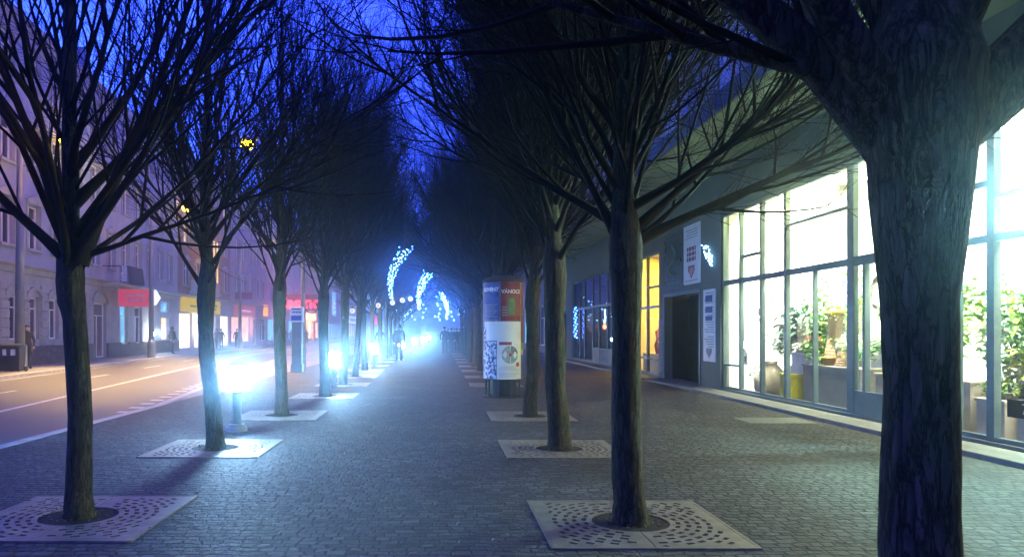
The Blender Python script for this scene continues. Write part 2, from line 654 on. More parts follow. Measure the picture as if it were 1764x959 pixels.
# soft broken cloud in the dusk sky
wc = wt.nodes.new('ShaderNodeTexCoord')
wn = wt.nodes.new('ShaderNodeTexNoise')
wn.inputs['Scale'].default_value = 3.0
wn.inputs['Detail'].default_value = 5.0
wt.links.new(wc.outputs['Generated'], wn.inputs['Vector'])
wr = wt.nodes.new('ShaderNodeMapRange')
wr.inputs['From Min'].default_value = 0.35
wr.inputs['From Max'].default_value = 0.65
wr.inputs['To Min'].default_value = 0.7
wr.inputs['To Max'].default_value = 1.15
wt.links.new(wn.outputs['Fac'], wr.inputs['Value'])
wv = wt.nodes.new('ShaderNodeVectorMath')
wv.operation = 'SCALE'
wt.links.new(wm.outputs[0], wv.inputs[0])
wt.links.new(wr.outputs[0], wv.inputs['Scale'])
wb.inputs['Strength'].default_value = SKY_STRENGTH
wt.links.new(wv.outputs[0], wb.inputs['Color'])
wt.links.new(wb.outputs[0], wo.inputs['Surface'])
# ------------------------------------------------------------------ ground
def sheet(name, poly, z, mat):
    mb = MB()
    mb.add([(x, y, z) for x, y in poly], [tuple(range(len(poly)))])
    return struct(mb.build(name, mat, fix=False))


def band(name, pts, w, z, mat):
    """a flat strip of width w along a polyline"""
    mb = MB()
    L = []
    for i, (x, y) in enumerate(pts):
        a = Vector(pts[max(0, i - 1)]); b = Vector(pts[min(len(pts) - 1, i + 1)])
        d = (b - a).normalized()
        n = Vector((d.y, -d.x)) * (w / 2)
        L.append(((x - n.x, y - n.y, z), (x + n.x, y + n.y, z)))
    for i in range(len(L) - 1):
        mb.quad(L[i][0], L[i][1], L[i + 1][1], L[i + 1][0])
    return struct(mb.build(name, mat, fix=False))


sheet('ground', [(-150, -40), (150, -40), (150, 420), (-150, 420)], -0.16, 'earth')
near_kerb = [(-5.75, -30), (-5.75, 15), (-6.4, 20), (-7.2, 25), (-8.0, 32), (-8.9, 40), (-9.3, 60), (-9.3, 330)]
far_kerb = [(-10.5, -30), (-12.6, 4), (-14.7, 24.8), (-16.3, 41), (-17.2, 52), (-17.6, 70), (-17.6, 330)]
sheet('road', [(-5.0, -30), (-5.0, 330), (-18.2, 330), (-18.2, 52), (-14.7, 15), (-11, -30)], -0.10, 'asphalt')
sheet('promenade', [(x + 0.10, y) for x, y in near_kerb[:2]] + [(-5.65, 330), (7.2, 330), (7.2, -30)], 0.0, 'setts')
sheet('bus_stop_pavement', [(-5.652, 15.2)] + [(x + 0.10, y) for x, y in near_kerb[2:]] + [(-5.652, 330)], 0.0, 'slabs')
sheet('far_pavement', [(x - 0.1, y) for x, y in far_kerb] + [(-40, 330), (-40, -30)], 0.0, 'slabs')


def kerb(name, pts, w, z0, z1, side):
    mb = MB()
    prev = None
    for i, (x, y) in enumerate(pts):
        a = (x, y); b = (x + side * w, y)
        if prev:
            p, q = prev
            mb.quad((p[0], p[1], z1), (q[0], q[1], z1), (b[0], b[1], z1), (a[0], a[1], z1))
            mb.quad((p[0], p[1], z0), (p[0], p[1], z1), (a[0], a[1], z1), (a[0], a[1], z0))
            mb.quad((q[0], q[1], z0), (b[0], b[1], z0), (b[0], b[1], z1), (q[0], q[1], z1))
        prev = (a, b)
    return struct(mb.build(name, 'kerb_stone', fix=False))


kerb('kerb', [(x - 0.06, y) for x, y in near_kerb], 0.18, -0.12, 0.006, 1)
kerb('far_kerb', [(x + 0.08, y) for x, y in far_kerb], 0.22, -0.12, 0.012, -1)
band('lane_line', [(-6.6, 2), (-8.8, 14.8), (-11.2, 33.5), (-13.0, 50), (-13.4, 80), (-13.4, 330)], 0.16, -0.096, 'road_paint')
for i in range(14):      # short edge dashes beside the bus stop
    y = 14.6 + i * 0.85
    x = -6.02 - (y - 14.9) * 0.129
    mb = MB(); mb.quad((x - 0.42, y, -0.096), (x - 0.12, y, -0.096), (x - 0.15, y + 0.26, -0.096), (x - 0.45, y + 0.26, -0.096))
    struct(mb.build('edge_dash', 'road_paint', fix=False))
for i in range(9):       # centre dashes of the far lane
    y = 10 + i * 7.5
    t = (y - 10) / 67
    x = -10.4 - (y - 10) * 0.115 if y < 45 else -14.5 - (y - 45) * 0.03
    band('lane_dash', [(x, y), (x - 0.25, y + 2.6)], 0.13, -0.096, 'road_paint')
band('gutter_line', [(x + 0.35, y) for x, y in far_kerb], 0.12, -0.096, 'road_paint')
# a lighter repair patch and a slab step along the shop front
sheet('paving_patch', [(5.1, 12.1), (6.2, 12.1), (6.2, 12.9), (5.1, 12.9)], 0.004, 'patch_concrete')
sheet('paving_patch', [(1.5, 24.6), (6.2, 24.6), (6.2, 24.75), (1.5, 24.75)], 0.004, 'patch_concrete')
mb = MB(); mb.box(6.35, 7.3, 2, 46, -0.05, 0.07)
struct(mb.build('shop_step', 'step_stone', bevel=0.015))
# fallen leaves and litter on the setts
rng = random.Random(5)
mb = MB()
for i in range(640):
    x = rng.uniform(-5.5, 6.2); y = 2.5 + 18 * rng.random() ** 1.6
    if i % 3 == 0:
        cx_, cy_ = ((-2.92, 5.99), (1.50, 5.81), (-2.88, 9.51), (1.53, 9.46))[(i // 3) % 4]
        a = rng.uniform(0, 6.28); q_ = 0.14 + abs(rng.gauss(0, .13)); x = cx_ + q_ * math.cos(a); y = cy_ + q_ * math.sin(a)
    a = rng.uniform(0, PI); s = rng.uniform(0.012, 0.03)
    ca, sa = math.cos(a) * s, math.sin(a) * s
    z = 0.012 if i % 3 else 0.016
    mb.quad((x - ca, y - sa, z), (x + sa * .5, y - ca * .5, z + 0.008), (x + ca, y + sa, z), (x - sa * .5, y + ca * .5, z + 0.006))
o = mb.build('leaf_litter', 'fallen_leaf', fix=False)
o['kind'] = 'stuff'; o['label'] = 'small brown fallen leaves scattered over the grey setts'; o['category'] = 'leaf litter'

# ------------------------------------------------------------------ trees
UPV = Vector((0, 0, 1))


def grow(p, d, length, nseg, up, wander, rng):
    pts = [p.copy()]
    st = length / nseg
    d = d.copy()
    for i in range(nseg):
        d = d + UPV * (up * st) + Vector((rng.gauss(0, 1), rng.gauss(0, 1), rng.gauss(0, 0.6))) * (wander * st ** 0.5)
        d.normalize()
        p = p + d * st
        pts.append(p)
    return pts


def along(pts, t):
    f = t * (len(pts) - 1)
    i = min(int(f), len(pts) - 2)
    return pts[i].lerp(pts[i + 1], f - i), (pts[i + 1] - pts[i]).normalized()


def side_dir(d, angle, az):
    u = d.orthogonal().normalized()
    w = d.cross(u)
    s = u * math.cos(az) + w * math.sin(az)
    return (d * math.cos(angle) + s * math.sin(angle)).normalized()


def tree_meshes(seed, r0=0.11, fork=2.15, top=8.5, lean=(0, 0), limbs=24, custom=(), dens=1.0, limb_r=0.036, spread=1.0, flare=0.0, els=None, cust_sh=14):
    rng = random.Random(seed)
    tr = MB(); cr = MB(); cr.mi('twig'); cr.mi('bark')
    # trunk with its leader
    zs = [-0.03, 0.05, 0.16, 0.4, 0.8, 1.2, 1.6, fork - 0.25, fork, fork + 0.3, fork + 0.7, fork + 1.4, fork + 2.4, fork + 3.8, top]
    pts = []; rads = []
    wx = wy = 0.0
    for i, z in enumerate(zs):
        t = z / fork
        wx += rng.gauss(0, 0.014); wy += rng.gauss(0, 0.014)
        if i < 3: wx = wy = 0
        pts.append(Vector((lean[0] * min(t, 1.3) + wx, lean[1] * min(t, 1.3) + wy, z)))
        sm = min(1, max(0, (z - fork + 0.55) / 0.6)); sm = sm * sm * (3 - 2 * sm)
        if z <= fork:
            r = (1 + flare * sm) * r0 * (1.0 + 0.32 * math.exp(-max(z, 0) / 0.12) - 0.1 * t + (0.18 if z > fork - 0.3 else 0))
        else:
            r = r0 * max(0.10, 0.78 - 0.66 * ((z - fork) / (top - fork)) ** 0.75)
        rads.append(r)
    # rounder, finer trunk: resample
    P2 = []; R2_ = []
    for i in range(len(pts) - 1):
        k = 3
        for j in range(k):
            f = j / k
            P2.append(pts[i].lerp(pts[i + 1], f)); R2_.append(rads[i] * (1 - f) + rads[i + 1] * f + rng.gauss(0, r0 * 0.018))
    P2.append(pts[-1]); R2_.append(rads[-1])
    tr.tube(P2, R2_, 18)
    n18 = 18
    for i in range(len(P2)):            # flutes and bumps in the bark outline
        for j in range(n18):
            q = i * n18 + j
            v = Vector(tr.v[q]); c = P2[i]
            k = 1 + 0.035 * math.sin(3 * 2 * PI * j / n18 + i * 0.25 + seed) + rng.gauss(0, 0.012)
            tr.v[q] = tuple(c + (v - c) * k)

    def leader(z):
        for i in range(len(pts) - 1):
            if pts[i].z <= z <= pts[i + 1].z:
                f = (z - pts[i].z) / (pts[i + 1].z - pts[i].z)
                return pts[i].lerp(pts[i + 1], f)
        return pts[-1]

    def twigs(path, n, l0, l1, r):
        for k in range(n):
            t = rng.uniform(0.08, 1.0)
            p, d = along(path, t)
            dd = side_dir(d, R(rng.uniform(18, 50)), rng.uniform(0, 2 * PI))
            ln = rng.uniform(l0, l1) * (1.15 - 0.4 * t)
            pp = grow(p, dd, ln, 3, 0.35, 0.16, rng)
            cr.tube(pp, [r, r * 0.8, r * 0.6, r * 0.35], 3, False)
            if rng.random() < 0.55:
                p2, d2 = along(pp, rng.uniform(0.3, 0.8))
                q = grow(p2, side_dir(d2, R(rng.uniform(20, 50)), rng.uniform(0, 6.28)), ln * 0.5, 2, 0.3, 0.16, rng)
                cr.tube(q, [r * 0.7, r * 0.55, r * 0.3], 3, False)

    def shoots(path, n, rbase, scale, tmin=0.12):
        for k in range(n):
            t = tmin + (1 - tmin) * (k + rng.random()) / n
            p, d = along(path, min(t, 0.99))
            dd = side_dir(d, R(rng.uniform(18, 46)), rng.uniform(0, 2 * PI))
            ln = rng.uniform(0.9, 1.9) * scale * (1.2 - 0.55 * t)
            r = min(rbase * (1 - 0.7 * t) * 0.55, 0.013) + 0.003
            pp = grow(p, dd, ln, 5, 0.42, 0.13, rng)
            cr.tube(pp, [r, r * 0.85, r * 0.7, r * 0.55, r * 0.4, r * 0.22], 4, False)
            twigs(pp, int(rng.uniform(6, 11) * dens), 0.25, 0.7, 0.0036)

    def limb(p, d, ln, r, up=0.10, n_sh=None, wander=0.13):
        pp = grow(p, d, ln, 9, up, wander, rng)
        rr = [r * (1 - 0.86 * (i / 9) ** 0.8) for i in range(10)]
        rr[0] *= 1.35
        cr.tube(pp, rr, 9 if r > .04 else 7, False, 'bark' if flare and r > .02 else 'twig')
        shoots(pp, n_sh or int(12 * dens * min(1.3, ln / 3.2)), r, 1.0)
        if r > 0.03 and n_sh is None:               # a forked second arm
            t = rng.uniform(0.2, 0.45)
            p2, d2 = along(pp, t)
            q = grow(p2, side_dir(d2, R(rng.uniform(16, 34)), rng.uniform(0, 6.28)), ln * 0.62, 7, up, wander, rng)
            r2 = r * 0.6
            cr.tube(q, [r2 * (1 - 0.85 * (i / 7)) + 0.002 for i in range(8)], 6, False, 'bark' if flare else 'twig')
            shoots(q, int(8 * dens), r2, 0.9)

    az = rng.uniform(0, 6.28)
    for k in range(limbs):
        az += 2.39996 + rng.gauss(0, 0.25)
        u = k / limbs
        z = fork - 0.16 + (1.7 * u if u < 0.6 else 1.02 + (u - 0.6) * 7.0)
        z = min(z, top - 1.2)
        el = R(rng.uniform(*els)) if els else R(rng.uniform(20, 42) if k % 5 == 1 and u < 0.6 else rng.uniform(50, 74))
        d = Vector((math.cos(az) * math.cos(el), math.sin(az) * math.cos(el), math.sin(el)))
        ln = rng.uniform(2.8, 4.3) * (1.0 if u < 0.55 else 0.8 - 0.35 * (u - 0.55)) * spread
        r = limb_r * rng.uniform(0.7, 1.25) * (1.0 if u < 0.55 else 0.62)
        limb(leader(z), d, ln, r, up=0.10 if el > R(41) else 0.16)
    for (p, d, ln, r, up) in custom:
        limb(Vector(p), Vector(d).normalized(), ln, r, up, n_sh=cust_sh, wander=0.06)
    shoots(pts[8:], int(26 * dens), 0.05, 1.0, 0.25)
    # a few dry leaves still hanging
    for k in range(5):
        v = Vector(cr.v[rng.randrange(len(cr.v))])
        s = 0.03
        a = rng.uniform(0, 6.28); c, sn = math.cos(a) * s, math.sin(a) * s
        cr.add([v, v + Vector((c, sn, -s)), v + Vector((0, 0, -2.4 * s)), v + Vector((-c, -sn, -s))], [(0, 1, 2, 3)])
    tm = tr.mesh('trunk', 'bark'); tm.polygons.foreach_set('use_smooth', [True] * len(tm.polygons))
    cm = cr.mesh('crown', 'twig'); cm.polygons.foreach_set('use_smooth', [True] * len(cm.polygons))
    return tm, cm


def street_tree(meshes, loc, label, group, rotz=0.0, scale=1.0):
    t = thing('street_tree', label, 'tree', loc, rotz, group)
    t.scale = (scale, scale, scale)
    inst('trunk', meshes[0], t)
    inst('crown', meshes[1], t)
    return t


# two-panel cast tree grate
def grate_half():
    S = 0.70; hole = 0.30
    bm = bmesh.new()

    def loop(pts):
        vs = [bm.verts.new((x, y, 0.005)) for x, y in pts]
        for i in range(len(vs)):
            bm.edges.new((vs[i], vs[(i + 1) % len(vs)]))
    arc = [(hole * math.cos(a), hole * math.sin(a)) for a in [(-PI / 2 + PI * i / 18) for i in range(19)]]
    arc[0] = (0.004, -hole); arc[-1] = (0.004, hole)
    loop([(0.004, -S), (S, -S), (S, S), (0.004, S)] + arc[::-1])
    for ring, r in enumerate((0.36, 0.435, 0.51, 0.59, 0.665, 0.74, 0.815, 0.89)):
        n = int(PI * r / 0.108)
        for k in range(n):
            a = -PI / 2 + PI * (k + 0.5 + 0.25 * (ring % 2)) / n
            c = Vector((math.cos(a) * r, math.sin(a) * r)); t = Vector((-math.sin(a), math.cos(a))); n_ = Vector((math.cos(a), math.sin(a)))
            qs = [c + t * (sx * 0.032) + n_ * (sy * 0.018) for sx, sy in ((-1, -1), (1, -1), (1, 1), (-1, 1))]
            if all(0.03 < q.x < S - 0.045 and abs(q.y) < S - 0.045 for q in qs):
                loop([(q.x, q.y) for q in qs])
    bmesh.ops.triangle_fill(bm, use_beauty=True, use_dissolve=False, edges=bm.edges[:])
    # drop any triangles that filled a slot or the round opening
    r = bmesh.ops.extrude_face_region(bm, geom=bm.faces[:])
    vs = [g for g in r['geom'] if isinstance(g, bmesh.types.BMVert)]
    bmesh.ops.translate(bm, verts=vs, vec=(0, 0, 0.007))
    bmesh.ops.recalc_face_normals(bm, faces=bm.faces[:])
    me = bpy.data.meshes.new('grate_panel')
    bm.to_mesh(me); bm.free()
    me.materials.append(MATS['grate_iron'])
    return me


GH = grate_half()
fr = MB()
for s in (-1, 1):
    fr.box(s * 0.703 if s > 0 else -0.725, 0.725 if s > 0 else -0.703, -0.725, 0.725, 0.0, 0.013)
    fr.box(-0.703, 0.703, 0.703 if s > 0 else -0.725, 0.725 if s > 0 else -0.703, 0.0, 0.013)
FRM = fr.mesh('frame', 'grate_iron')
so = MB(); so.lathe([(0.0001, 0.012), (0.2, 0.014), (0.62, 0.006)], 24)
SOILM = so.mesh('tree_pit', 'soil')
dk = MB(); dk.quad((-0.7, -0.7, 0.003), (0.7, -0.7, 0.003), (0.7, 0.7, 0.003), (-0.7, 0.7, 0.003)); DKM = dk.mesh('tree_pit', 'soil')


def grate(x, y, label, group, rot=0.0):
    g = thing('tree_grate', label, 'tree grate', (x, y, 0), rot, group)
    inst('grate_panel', GH, g, (0, 0, 0.0))
    inst('grate_panel', GH, g, (0, 0, 0.0), PI)
    inst('frame', FRM, g)
    p = inst('tree_pit', DKM, None, (x, y, 0), rot); struct(p)
    return g


V = [tree_meshes(11, r0=0.10, lean=(-0.03, 0)), tree_meshes(12, r0=0.105, lean=(-0.16, 0.05), limbs=24, dens=1.15, limb_r=0.028), tree_meshes(13, r0=0.115, lean=(-0.05, 0), dens=1.3, limb_r=0.028),
     tree_meshes(14, r0=0.12, lean=(-0.05, 0), dens=2.1, spread=1.25, limb_r=0.03), tree_meshes(15, r0=0.13, fork=2.3, lean=(-0.03, 0), dens=2.2, spread=1.25, limb_r=0.03)]
near = tree_meshes(21, r0=0.118, fork=2.36, top=8.0, lean=(-0.02, 0), limbs=22, limb_r=0.05, dens=1.1, flare=0.5, els=(60, 78), cust_sh=9,
                   custom=[((-0.05, 0, 2.28), (-1, 0.06, 0.27), 1.5, 0.042, -0.01), ((0.04, 0, 2.12), (1, 0.1, 0.62), 2.6, 0.085, 0.05),
                           ((-0.05, 0.02, 2.12), (-0.75, 0.1, 0.85), 3.2, 0.085, 0.07), ((-.02, 0, 2.15), (-0.35, 0.4, 1.0), 3.4, 0.085, 0.05),
                           ((0.02, 0, 2.12), (0.45, 0.3, 1.0), 3.4, 0.09, 0.05), ((0.03, 0, 2.12), (0.85, -0.1, 0.9), 3.0, 0.08, 0.05),
                           ((-0.03, 0, 2.12), (-0.9, -0.35, 1.0), 3.0, 0.07, 0.05)])
first_left = tree_meshes(31, r0=0.098, fork=2.08, lean=(-0.06, 0), limbs=17, limb_r=0.04, dens=0.62,
                         custom=[((0, 0, 2.0), (-1, 0.1, 0.9), 3.4, 0.05, 0.06), ((0.0, 0, 2.05), (0.55, 0.1, 1.2), 3.6, 0.06, 0.02),
                                 ((0.0, 0, 2.15), (0.7, -0.1, 0.9), 3.0, 0.04, 0.05), ((-0.03, 0, 2.1), (-0.5, 0, 1.3), 3.6, 0.05, 0.03),
                                 ((0.0, 0, 2.1), (1, 0.1, 0.25), 2.4, 0.026, 0.1)])
second_right = tree_meshes(41, r0=0.118, fork=2.25, lean=(-0.06, 0), limbs=30, dens=1.6, spread=1.1, limb_r=0.03,
                           custom=[((0.03, 0, 2.2), (1, 0.2, 0.55), 3.2, 0.045, 0.02), ((0.03, 0, 2.3), (0.9, 0.0, 0.75), 3.0, 0.04, 0.03),
                                   ((-0.03, 0, 2.3), (-1, 0.3, 0.6), 3.0, 0.04, 0.05)])
LT = [(-2.92, 5.99), (-2.88, 9.51), (-2.83, 13.27), (-2.66, 17.2), (-2.72, 20.9), (-2.82, 24.7), (-2.9, 28.6), (-2.95, 32.6), (-2.95, 36.6),
      (-2.95, 40.6), (-2.95, 44.6), (-2.95, 48.6), (-2.95, 53), (-2.95, 58)]
RT = [(1.57, 2.42), (1.50, 5.81), (1.53, 9.46), (1.6, 13.1), (1.57, 20.8), (1.57, 24.4), (1.57, 28.2), (1.57, 32), (1.57, 36), (1.57, 40), (1.57, 45), (1.57, 50)]
gl, gr = 'bare trees in the left row beside the road', 'bare trees in the right row beside the shops'
rr_ = random.Random(3)
for i, (x, y) in enumerate(LT):
    ms = {0: first_left, 1: V[1], 2: V[2]}.get(i) or V[(i * 2 + 1) % 5]
    lab = ('bare tree at the front left, nearest in the row beside the road' if i == 0 else
           'bare leaning tree with greenish trunk, second in the row beside the road' if i == 1 else
           f'bare street tree, {ORD[i]} from the front in the row beside the road')
    o = street_tree(ms, (x, y, 0), lab, gl, 0 if i < 3 else rr_.uniform(-0.6, 0.6) + (i % 3) * 2.1, 1.0)
    if i > 1:
        k_ = rr_.uniform(.92, 1.1); o.scale = (k_ * (.95 if i > 3 else 1), k_ * (.95 if i > 3 else 1), rr_.uniform(.95, 1.15))
    grate(x, y, f'pale square iron grate round the {ORD[i]} tree of the row beside the road', 'iron tree grates')
for i, (x, y) in enumerate(RT):
    ms = {0: near, 1: second_right, 2: V[4]}.get(i) or V[3 + i % 2]
    lab = ('thick dark trunk with spreading limbs at the right, before the bright shop window' if i == 0 else
           'dark bare tree on a grate, second from the front in the right row' if i == 1 else
           f'bare street tree, {ORD[i]} from the front in the row beside the shops')
    o = street_tree(ms, (x, y, 0), lab, gr, 0 if i < 2 else rr_.uniform(-0.6, 0.6) + (i % 3) * 2.1, 1.0 if i < 2 else 1.05)
    if i > 2:
        k_ = rr_.uniform(.88, 1.12); o.scale = (k_, k_, rr_.uniform(.95, 1.12))
    if i > 0:
        grate(x, y, f'pale square iron grate round the {ORD[i]} tree of the row beside the shops', 'iron tree grates')

for x, y, lab, m_ in ((-2.95, 2.2, 'bare tree left of the camera whose twigs reach in at the top left', V[0]),):
    street_tree(m_, (x, y, 0), lab, gl if x < 0 else gr, 1.3)
# ------------------------------------------------------------------ the long shop building on the right
WX = 6.9            # plane of the shop fronts
SOF = 5.43          # underside of the canopy
SEG = [(4.0, 18.16), (23.2, 27.9), (28.7, 38.2)]


def Yof(px, X=WX):
    return X * FPX / (px - VX)


def shp(px, py, X):
    """point on the plane at distance X to the right"""
    Y = X * FPX / (px - VX)
    return Vector((X, Y, EYE - (py - VY) * Y / FPX))


B = thing('shop_building', 'long grey modern building with lit glass shop fronts under a wide overhanging canopy', 'building', (WX, 2, 0))


def wall_grid(mb, y0, y1, z0, z1, x0, x1, holes, mat=None):
    """a wall slab with rectangular openings, laid out as butted boxes"""
    ys = sorted({y0, y1, *[h[0] for h in holes], *[h[1] for h in holes]})
    ys = [y for y in ys if y0 - 1e-6 <= y <= y1 + 1e-6]
    for a, b in zip(ys, ys[1:]):
        zs = [z0]
        cur = sorted([(h[2], h[3]) for h in holes if h[0] < (a + b) / 2 < h[1]])
        z = z0
        for h0, h1 in cur:
            if h0 > z + 1e-6:
                mb.box(x0, x1, a, b, z, h0, mat)
            z = max(z, h1)
        if z < z1 - 1e-6:
            mb.box(x0, x1, a, b, z, z1, mat)


# front wall with its openings
S0, S1 = 3.0, 18.16
holes = [(S0, S1, 0.12, 4.38), (19.6, 22.6, 0.02, 2.55), (23.25, 27.9, 0.12, 4.05), (28.9, 38.3, 0.12, 4.0), (40.2, 41.6, 0.1, 2.5), (42.0, 45.0, 0.6, 2.6)]
mb = MB()
wall_grid(mb, -25, 46, 0.0, SOF, WX, WX + 0.22, holes)
mb.build('wall', 'grey_wall', B, world=True)
# canopy slab with its edge board, and the pale storeys above
mb = MB(); mb.box(4.95, 7.4, -25, 46, SOF, SOF + 0.10)
mb.build('soffit', 'soffit_paint', B, world=True)
mb = MB(); mb.prism([(4.90, SOF - 0.06), (4.95, SOF - 0.06), (4.95, SOF + 0.102), (5.3, SOF + 0.102), (5.3, SOF + 0.42), (4.90, SOF + 0.30)], 'y', -25, 46.02)
mb.build('canopy_edge', 'grey_wall', B, world=True)
mb = MB()
hs = []
for k in range(12):
    y = 3.6 + k * 3.55
    for fz in (6.15, 9.2, 12.2):
        hs.append((y, y + 1.9, fz, fz + 1.9))
wall_grid(mb, -25, 46, SOF + 0.1, 15.6, 5.4, 6.3, hs)
mb.build('upper_wall', 'pale_facade', B, world=True)
mb = MB(); mb.box(6.3, 14, -25, 46, SOF + 0.1, 15.6); mb.build('rear_mass', 'grey_wall', B, world=True)
mb = MB(); mb.box(5.15, 14.2, -25.2, 46.2, 15.6, 15.9); mb.build('roof', 'grey_wall', B, world=True)
for (y0, y1, z0, z1) in hs:
    f = MB()
    for a, b in ((0, 0.09), (0.9, 0.98), (1.81, 1.9)):
        f.box(-0.04, 0.04, a, b, 0, 1.9)
    f.box(-0.04, 0.04, 0.09, 1.81, 0, 0.08); f.box(-0.04, 0.04, 0.09, 1.81, 1.82, 1.9)
    if 'UW' not in KIDS:
        KIDS['UW'] = f.mesh('window', 'window_steel')
        p = MB(); p.quad((0, 0.05, 0.05), (0, 1.85, 0.05), (0, 1.85, 1.85), (0, 0.05, 1.85)); KIDS['UP'] = p.mesh('pane', 'dark_pane')
        s = MB(); s.box(-0.86, -0.72, -0.06, 1.96, -0.08, -0.003); KIDS['US'] = s.mesh('sill', 'kerb_stone')
    w = inst('window', KIDS['UW'], B, (6.1 - WX, y0 - 2, z0))
    inst('pane', KIDS['UP'], w, (0.012, 0, 0))
    if z0 < 7:
        inst('sill', KIDS['US'], w)
# inside of the flower shop: a white room
def room(y0, y1, depth, h, wall_m, ceil_m, floor_m):
    x1 = WX + 0.22 + depth
    mb = MB(); mb.box(x1, x1 + 0.1, y0, y1, 0.1, h); mb.build('room_wall', wall_m, B, world=True)
    mb = MB(); mb.box(WX + 0.225, x1, y0 - 0.1, y0, 0.1, h); mb.build('room_wall', wall_m, B, world=True)
    mb = MB(); mb.box(WX + 0.225, x1, y1, y1 + 0.1, 0.1, h); mb.build('room_wall', wall_m, B, world=True)
    mb = MB(); mb.box(WX + 0.225, x1, y0, y1, h, h + 0.1); mb.build('room_ceiling', ceil_m, B, world=True)
    mb = MB(); mb.box(WX + 0.225, x1, y0, y1, 0.02, 0.1); mb.build('room_floor', floor_m, B, world=True)


room(3.0, 18.3, 5.0, 4.75, 'white_paint', 'cream_paint', 'floor_tile')
room(23.1, 28.0, 4.0, 4.3, 'cream_paint', 'cream_paint', 'floor_tile')
room(28.7, 38.4, 4.0, 4.2, 'board_grey', 'board_grey', 'floor_tile')


def glazing(y0, y1, z0, z1, posts, rails, thick=0.07):
    """steel shop-front frame: posts (y, width, z0, z1), rails (y0, y1, z)"""
    f = MB()
    for (y, w, a, b) in posts:
        f.box(WX + 0.04, WX + 0.13, y - w / 2, y + w / 2, a, b)
    for (a, b, z, w) in rails:
        f.box(WX + 0.045, WX + 0.125, a, b, z - w / 2, z + w / 2)
    fo = f.build('shop_window', 'window_steel', B, world=True)
    p = MB(); p.quad((WX + 0.085, y0, z0), (WX + 0.085, y1, z0), (WX + 0.085, y1, z1), (WX + 0.085, y0, z1))
    p.build('pane', 'shop_glass', fo, world=True)
    return fo


zb, zt, zm = 0.12, 4.38, 2.68
yp = [18.12, 17.10, 15.99, 14.86]
glazing(12.4, 18.16, zb, zt,
        [(18.12, 0.08, zb, zt), (17.10, 0.09, zb, zt), (15.99, 0.09, zb, zt), (14.86, 0.11, zb, zt), (13.74, 0.035, zb, zm - .05), (12.5, 0.2, zb, zt)],
        [(12.6, 18.08, zt - 0.04, 0.08), (12.6, 18.08, zb + 0.03, 0.06), (12.6, 14.80, zm, 0.12), (14.92, 18.08, zm, 0.12),
         (16.04, 17.05, 3.22, 0.07), (17.15, 18.08, 0.70, 0.05), (12.6, 14.8, 3.62, 0.05)])
glazing(9.98, 12.4, zb, zt, [(12.1, 0.07, zb + .35, zm - .06), (9.98, 0.12, zb, zt), (11.2, 0.07, zb, zt)],
        [(10.04, 12.4, zt - 0.04, 0.08), (10.04, 12.4, zm, 0.16), (10.04, 12.4, zb + 0.2, 0.4)])
glazing(3.0, 9.92, zb, zt, [(9.32, 0.13, zb, zt), (7.4, 0.1, zb, zt), (5.4, 0.1, zb, zt), (3.05, 0.1, zb, zt)],
        [(3.1, 9.92, zt - 0.04, 0.08), (3.1, 9.92, zm, 0.1), (9.38, 9.92, 3.38, 0.08), (3.1, 9.92, zb + 0.03, 0.06), (3.1, 9.25, 3.2, 0.06)])
# the orange-lit shop beyond the doorway
glazing(23.25, 27.9, 0.12, 4.05, [(23.3, 0.1, .12, 4.05), (24.75, 0.1, .12, 4.05), (26.3, 0.1, .12, 4.05), (27.85, 0.1, .12, 4.05)],
        [(23.35, 27.8, 4.01, 0.08), (23.35, 27.8, 2.3, 0.08), (23.35, 24.7, 2.95, 0.07), (23.35, 27.8, 0.62, 0.07), (23.35, 27.8, .15, .06)])
# dim shop further on
glazing(28.9, 38.3, 0.12, 4.0, [(y, 0.12, .12, 4.0) for y in (29.0, 30.6, 32.2, 33.5, 35.4, 36.6, 38.2)],
        [(28.96, 38.2, 3.96, 0.08), (28.96, 38.2, 2.62, 0.1), (28.96, 33.5, 0.75, 0.06), (28.96, 38.2, .15, .06)])
mb = MB()
for (a, b) in ((29.06, 30.54), (30.66, 32.14), (32.26, 33.44)):
    mb = MB(); mb.box(WX + 0.06, WX + 0.11, a, b, 0.19, 0.71); mb.build('kick_panel', 'paper_grey', B, world=True)
# frosted fascia lights over the dim shop, with brush-like scribbles
emit('frosted_light', (0.16, 0.2, 0.95), 0.22, noise=0.3, nscale=2, col2=(0.1, 0.13, 0.6))
for (a, b) in ((29.06, 30.54), (30.66, 32.14), (32.26, 33.44), (33.56, 35.34)):
    mb = MB(); mb.box(WX + 0.10, WX + 0.12, a, b, 2.68, 3.91); o = mb.build('fascia_panel', 'frosted_light', B, world=True)
# dark double door in its recess
mb = MB(); mb.box(WX + 0.7, WX + 0.76, 19.6, 21.08, 0.03, 2.5); d = mb.build('door', 'black_door', B, world=True)
m2 = MB(); m2.tube([Vector((WX + 0.62, 20.98, 0.95)), Vector((WX + 0.62, 20.98, 1.35))], [0.014, 0.014], 8); m2.build('handle', 'steel_post', d, world=True)
mb = MB(); mb.box(WX + 0.7, WX + 0.76, 21.12, 22.6, 0.03, 2.5); d = mb.build('door', 'black_door', B, world=True)
m2 = MB(); m2.tube([Vector((WX + 0.62, 21.22, 0.95)), Vector((WX + 0.62, 21.22, 1.35))], [0.014, 0.014], 8); m2.build('handle', 'steel_post', d, world=True)
mb = MB(); mb.box(WX + 0.76, WX + 0.8, 19.4, 22.8, 0, 2.6); mb.box(WX + .22, WX + .76, 19.5, 19.6, 0, 2.6); mb.box(WX + .22, WX + .76, 22.6, 22.7, 0, 2.6)
mb.build('door_recess', 'black_door', B, world=True)
mb = MB()
